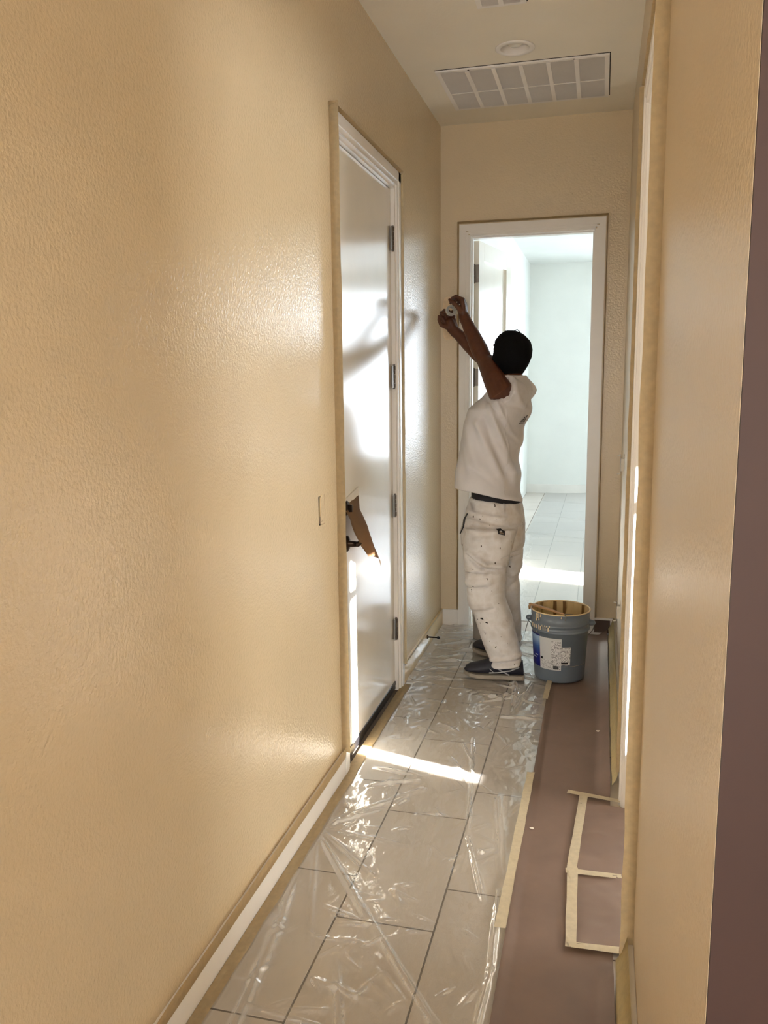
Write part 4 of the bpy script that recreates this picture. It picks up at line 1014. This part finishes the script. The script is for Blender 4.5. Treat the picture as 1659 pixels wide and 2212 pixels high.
on_tr('label_print', (0.457, 4.2, 0.792), back, bu, Z, [(-0.010, -0.006), (0.009, -0.008), (0.010, 0.003), (-0.009, 0.005)], plain('label_thread', lin(120, 100, 80), 0.8), 0.0115, 'worn lettering on the dark label')
on_tr('leg_pocket', (0.375, 4.1, 0.475), (0, 1, 0), (1, 0, 0), Z, [(-0.055, -0.12), (0.10, -0.105), (0.075, 0.105), (-0.060, 0.105)], TM, 0.0035, 'patch pocket on the thigh')
on_tr('pocket_flap', (0.365, 4.1, 0.54), (0, 1, 0), (1, 0, 0), Z, [(-0.05, -0.035), (0.08, -0.015), (0.08, 0.040), (-0.05, 0.032)], TM, 0.0065, 'stitched tool pocket')
for k, (x, z, w_, h) in enumerate(((0.400, 0.345, 0.018, 0.012), (0.425, 0.328, 0.014, 0.010), (0.375, 0.335, 0.006, 0.006), (0.39, 0.318, 0.004, 0.004), (0.415, 0.265, 0.004, 0.022), (0.355, 0.52, 0.008, 0.006), (0.34, 0.50, 0.012, 0.004), (0.35, 0.60, 0.010, 0.003), (0.50, 0.26, 0.005, 0.004))):
    on_tr('paint_splat', (x, 4.1, z), (0, 1, 0), (1, 0, 0), Z, [(-w_/2, -h/2*0.4), (w_/2, -h/2), (w_/2*0.7, h/2), (-w_/2*0.8, h/2*0.7)], M['dark'], 0.0085 if 0.4 < z < 0.58 else 0.0018, 'dark paint spatter')
for x in (-0.10, 0.045, 0.125):
    on_tr('belt_loop', (0.45+x*bu.x, 4.2+x*bu.y, 0.905), back, bu, Z, [(-0.006, -0.022), (0.006, -0.022), (0.006, 0.024), (-0.006, 0.024)], TM, 0.004, None, 0.002)
# rolled waistband of dark underwear above the trousers
bm = BM(); rs = []
for z, k in ((0.915, 0.0), (0.945, 0.002), (0.972, 0.0), (0.972, -0.02)):
    c = V((0.440, 4.325, z)); n = 40; r = []
    for i in range(n):
        t = 2*PI*i/n; q = c+S3*((0.146+k)*math.cos(t))+F3*((0.114+k)*math.sin(t)); q.z -= (q.x-0.440)*0.17; r.append(bm.verts.new(q))
    rs.append(r)
skin_rings(bm, rs, False, False)
wb = obj('waistband', bm, plain('black_elastic', lin(22, 18, 24), 0.7), smooth=True); part_of(pr, wb); tag(wb, 'black elastic waistband')
# key strap on the front hip
bm = BM(); tube(bm, [(0.300, 4.24, 0.865), (0.286, 4.235, 0.835), (0.282, 4.225, 0.800), (0.268, 4.21, 0.765)], [0.004, 0.006, 0.004, 0.003], 8); part_of(pr, obj('strap', bm, M['black'], smooth=True))

# ---------------- shirt
bm = BM()
def sring(z, cx, cy, hs, hf, th, pw=2.3):
    s_, f_ = ax(th); return (V((cx, cy, z)), s_, f_, hs, hf, pw)
loft(bm, [sring(0.955, 0.400, 4.325, 0.198, 0.166, 28, 2.05), sring(0.985, 0.399, 4.325, 0.198, 0.165, 28, 2.05), sring(1.05, 0.394, 4.325, 0.194, 0.154, 28, 2.1), sring(1.13, 0.400, 4.327, 0.190, 0.140, 27), sring(1.23, 0.409, 4.33, 0.190, 0.132, 26), sring(1.33, 0.432, 4.335, 0.198, 0.137, 25),
          sring(1.41, 0.455, 4.34, 0.205, 0.137, 24), sring(1.47, 0.490, 4.355, 0.172, 0.105, 22), sring(1.52, 0.510, 4.36, 0.150, 0.078, 22), sring(1.552, 0.516, 4.358, 0.120, 0.066, 22), sring(1.575, 0.518, 4.353, 0.075, 0.060, 22)], 48)
for sh, el, k0 in ((L_sh, L_el, 1), (R_sh, R_el, 0)):
    u_ = (el-sh).normalized(); c0 = V((0.50, 4.345, 1.43)).lerp(sh, 0.55)
    if k0: tube(bm, [V((0.545, 4.32, 1.455)), V((0.512, 4.255, 1.485)), V((0.484, 4.212, 1.508))], [0.070, 0.080, 0.079], 24, False)
    else: tube(bm, [c0, sh-u_*0.045, sh-u_*0.018], [0.07, 0.062, 0.064], 20, False)
me = remesh(bm, 0.006, 4, 'shirt')
SF = [(0.455, 1.44, 0.55, 1.22, 0.014, 0.009), (0.42, 1.43, 0.53, 1.10, 0.014, 0.010), (0.40, 1.36, 0.52, 1.04, 0.016, -0.009), (0.36, 1.34, 0.47, 1.08, 0.020, 0.009), (0.45, 1.24, 0.55, 1.03, 0.016, 0.009), (0.48, 1.36, 0.56, 1.20, 0.012, -0.008),
      (0.30, 1.32, 0.36, 1.12, 0.026, 0.006), (0.50, 1.56, 0.515, 1.46, 0.006, -0.007), (0.47, 1.55, 0.48, 1.44, 0.012, 0.006), (0.54, 1.53, 0.58, 1.42, 0.014, 0.006), (0.26, 1.20, 0.30, 1.02, 0.02, -0.006), (0.34, 1.10, 0.44, 1.02, 0.02, -0.005), (0.40, 1.47, 0.46, 1.40, 0.010, -0.008)]
NRM = [v.normal.copy() for v in me.vertices]
for v, n in zip(me.vertices, NRM):
    q = v.co.copy()
    k = 0.004*noise.noise(V((q.x*7, q.y*7, q.z*5)))+0.0016*noise.noise(V((q.x*22, q.y*22, q.z*14)))
    k += 2.0*fold((q.x, q.z), SF, 0)*(0.3+0.7*max(0, -n.y))*min(1, max(0, (q.z-0.99)/0.10))
    if q.x > 0.50 and 0.98 < q.z < 1.50: k += 0.010*math.sin(q.z*42)*max(0, n.x)*0.8
    low = max(0.0, min(1.0, (1.20-q.z)/0.22)); 
    q = q+n*k; q.z -= ((q.x-0.395)*0.19+(q.y-4.325)*0.13)*low; v.co = q
m, nt, b = new_mat('white_tshirt'); p = geo(nt)
nt.links.new(ramp(nt, noise_node(nt, p, 6, 4), [(0.3, lin(208, 206, 208)), (0.7, lin(220, 218, 219))]), b.inputs['Base Color']); b.inputs['Roughness'].default_value = 0.85
bump(nt, b, noise_node(nt, p, 600, 2), 0.15, 0.001)
sh_o = link_mesh('shirt', me, m, smooth=True); part_of(pr, sh_o); tag(sh_o, 'loose white short sleeved t-shirt')
sb = bvh_of(me)
def on_sh(name, origin, d, u, w_, poly, mat, off, label=None, step=0.004):
    bm = BM(); conform(bm, sb, origin, d, u, w_, poly, off, step)
    if not bm.faces: bm.free(); return
    o = obj(name, bm, mat, smooth=True, recalc=False); o.parent = sh_o
    if label: tag(o, label)
# hem stitching line
ld = V((-0.80, 0.60, 0)); lu = V((0.60, 0.80, 0)); lo = (0.612, 4.285, 1.342)
LG = plain('logo_ink', lin(34, 32, 28), 0.8)
for k, (u0, h) in enumerate(((-0.030, 0.007), (-0.014, 0.020), (0.004, 0.028))):
    on_sh('logo_bar', lo, ld, lu, Z, [(u0, 0.006), (u0+0.010, 0.006), (u0+0.017, 0.006+h), (u0+0.009, 0.006+h)], LG, 0.0025, 'slanted dark bar of the back logo')
for z_ in (-0.002, -0.010):
    for k in range(5):
        on_sh('logo_letter', lo, ld, lu, Z, [(-0.034+k*0.011, z_), (-0.026+k*0.011, z_), (-0.026+k*0.011, z_+0.005), (-0.034+k*0.011, z_+0.005)], LG, 0.0025, 'small dark letter mark below the logo')

# ---------------- knit cap
bm = BM(); rs = []
n = 44
CT = (HU*0.93-HF*0.28).normalized(); CFv = (HF-CT*HF.dot(CT)).normalized(); CS = CT.cross(CFv).normalized()
c0 = HC-HF*0.010
for (t_, a_, b_) in ((-0.112, 0.060, 0.062), (-0.090, 0.078, 0.084), (-0.045, 0.089, 0.104), (0.00, 0.094, 0.113), (0.045, 0.094, 0.113), (0.078, 0.086, 0.103), (0.104, 0.070, 0.084), (0.121, 0.044, 0.052), (0.127, 0.012, 0.014)):
    r = []
    for i in range(n):
        t = 2*PI*i/n; cf = math.cos(t)
        q = c0+CS*(a_*math.sin(t))+CFv*(b_*cf)+CT*t_
        if t_ < 0.03 and cf > 0.25: q += CT*(0.045-t_)*min(1, (cf-0.25)*3.0)      # open over the face
        q += (q-c0).normalized()*0.0015*math.sin(i*PI)
        r.append(bm.verts.new(q))
    rs.append(r)
skin_rings(bm, rs, False, True)
M['knit'] = plain('black_knit', lin(13, 12, 14), 0.9, bscale=300, bstr=0.5)
bmesh.ops.solidify(bm, geom=bm.faces[:], thickness=-0.004)
cap = obj('knit_cap', bm, M['knit'], smooth=True); part_of(pr, cap); tag(cap, 'black knit cap with a loop at the top')
bm = BM(); top = c0+CT*0.126
tube(bm, [top+CFv*0.040, top+CFv*0.030+CT*0.012-CS*0.004, top+CFv*0.006+CT*0.015, top-CFv*0.022+CT*0.002], 0.0022, 8)
o = obj('cap_loop', bm, M['knit'], smooth=True); o.parent = cap; o.matrix_parent_inverse = cap.matrix_world.inverted() if False else Matrix.Identity(4)
# parts of parts keep the same local space as their parent mesh

# ---------------- shoes
M['shoe'] = plain('navy_mesh_shoe', lin(30, 31, 42), 0.55, var=0.2, vscale=60, bscale=400, bstr=0.3)
M['sole'] = plain('grey_sole', lin(148, 140, 128), 0.6, var=0.08, vscale=30)
M['stripe'] = plain('silver_stripe', lin(172, 172, 176), 0.4)
def shoe(heel, toe, z0, label):
    heel, toe = V((heel[0], heel[1], 0)), V((toe[0], toe[1], 0)); d = (toe-heel).normalized(); s_ = V((-d.y, d.x, 0)); L = (toe-heel).length
    def P(t, lat, z): return heel+d*(t*L)+s_*lat+V((0, 0, z0+z))
    bm = BM()
    prof = [(0.00, 0.028, 0.010, 0.036), (0.02, 0.036, 0.008, 0.098), (0.10, 0.040, 0.008, 0.112), (0.22, 0.041, 0.008, 0.108), (0.36, 0.042, 0.008, 0.132), (0.48, 0.045, 0.008, 0.122), (0.62, 0.049, 0.008, 0.096), (0.78, 0.051, 0.010, 0.078), (0.90, 0.046, 0.012, 0.068), (0.97, 0.031, 0.016, 0.056), (1.0, 0.010, 0.024, 0.036)]
    rs = []
    for t, w_, zb, zt in prof:
        r = []
        for i in range(20):
            a = 2*PI*i/20; ca, sa = math.cos(a), math.sin(a)
            zz = zb+0.014+(zt-zb-0.014)*(0.5+0.5*sa); ww = w_*abs(ca)**0.75*math.copysign(1, ca)*(1.0 if sa < 0 else 1-0.30*sa)
            r.append(bm.verts.new(P(t, ww, zz)))
        rs.append(r)
    skin_rings(bm, rs)
    so = obj('shoe', bm, M['shoe'], smooth=True); part_of(pr, so); tag(so, label)
    bm = BM(); rs = []
    for t, w_, zb, zt in prof:
        w2 = w_+0.004; lift = max(0, t-0.72)**2*0.20; r = []
        for lat, z in ((-w2*0.9, lift), (w2*0.9, lift), (w2, lift+0.008), (w2*0.98, lift+0.026-0.004*t), (-w2*0.98, lift+0.026-0.004*t), (-w2, lift+0.008)): r.append(bm.verts.new(P(t if 0 < t < 1 else (-0.012 if t == 0 else 1.01), lat, z)))
        rs.append(r)
    skin_rings(bm, rs)
    o = obj('sole', bm, M['sole'], smooth=False); o.parent = so; tag(o, 'scuffed grey sole')
    bm = BM()
    for side in (1,):
        tube(bm, [P(0.08, side*0.0385, 0.072), P(0.22, side*0.0415, 0.052), P(0.42, side*0.045, 0.040), P(0.56, side*0.0505, 0.038)], 0.0034, 6)
        tube(bm, [P(0.48, side*0.044, 0.070), P(0.36, side*0.045, 0.050), P(0.24, side*0.043, 0.030)], 0.0034, 6)
        tube(bm, [P(0.56, side*0.046, 0.058), P(0.50, side*0.0465, 0.042)], 0.002, 6)
    o = obj('stripes', bm, M['stripe'], smooth=True); o.parent = so; tag(o, 'crossed silver side stripes', kind='stuff')
    for k in range(4):
        t = 0.46+0.07*k; bm = BM(); zt = 0.120-0.013*k
        tube(bm, [P(t, 0.026, zt-0.006), P(t+0.015, 0, zt+0.004), P(t+0.03, -0.026, zt-0.008)], 0.0025, 6); o = obj('lace', bm, M['shoe'], smooth=True); o.parent = so
shoe((0.610, 4.182), (0.300, 4.168), 0.0115, 'dark running shoe of the near foot')
shoe((0.550, 4.440), (0.292, 4.585), 0.0115, 'dark running shoe of the far foot')
# ---------------- roll of tape in the hands
rl = empty('tape_roll', (0.166, 4.56, 1.935)); tag(rl, 'small silver and white tape roll held between both hands', 'tape roll')
bm = BM(); lathe(bm, [(0.016, -0.011), (0.027, -0.011), (0.028, -0.009), (0.028, 0.009), (0.027, 0.011), (0.016, 0.011)], n=36, close=True)
bmesh.ops.rotate(bm, verts=bm.verts, matrix=Matrix.Rotation(math.radians(78), 3, 'X')); bmesh.ops.rotate(bm, verts=bm.verts, matrix=Matrix.Rotation(math.radians(28), 3, 'Z')); bmesh.ops.translate(bm, verts=bm.verts, vec=(0.160, 4.535, 1.925))
part_of(rl, obj('roll', bm, plain('silver_tape', lin(186, 188, 184), 0.35, metal=0.3), smooth=False))
bm = BM(); strip_sheet(bm, (0.175, 4.530, 1.948), (0.186, 4.535, 1.905), (0.010, 0.018, 0.0), 10, 0.0008, 0.006, 5)
part_of(rl, obj('tape_tail', bm, M['tapew'], smooth=True))
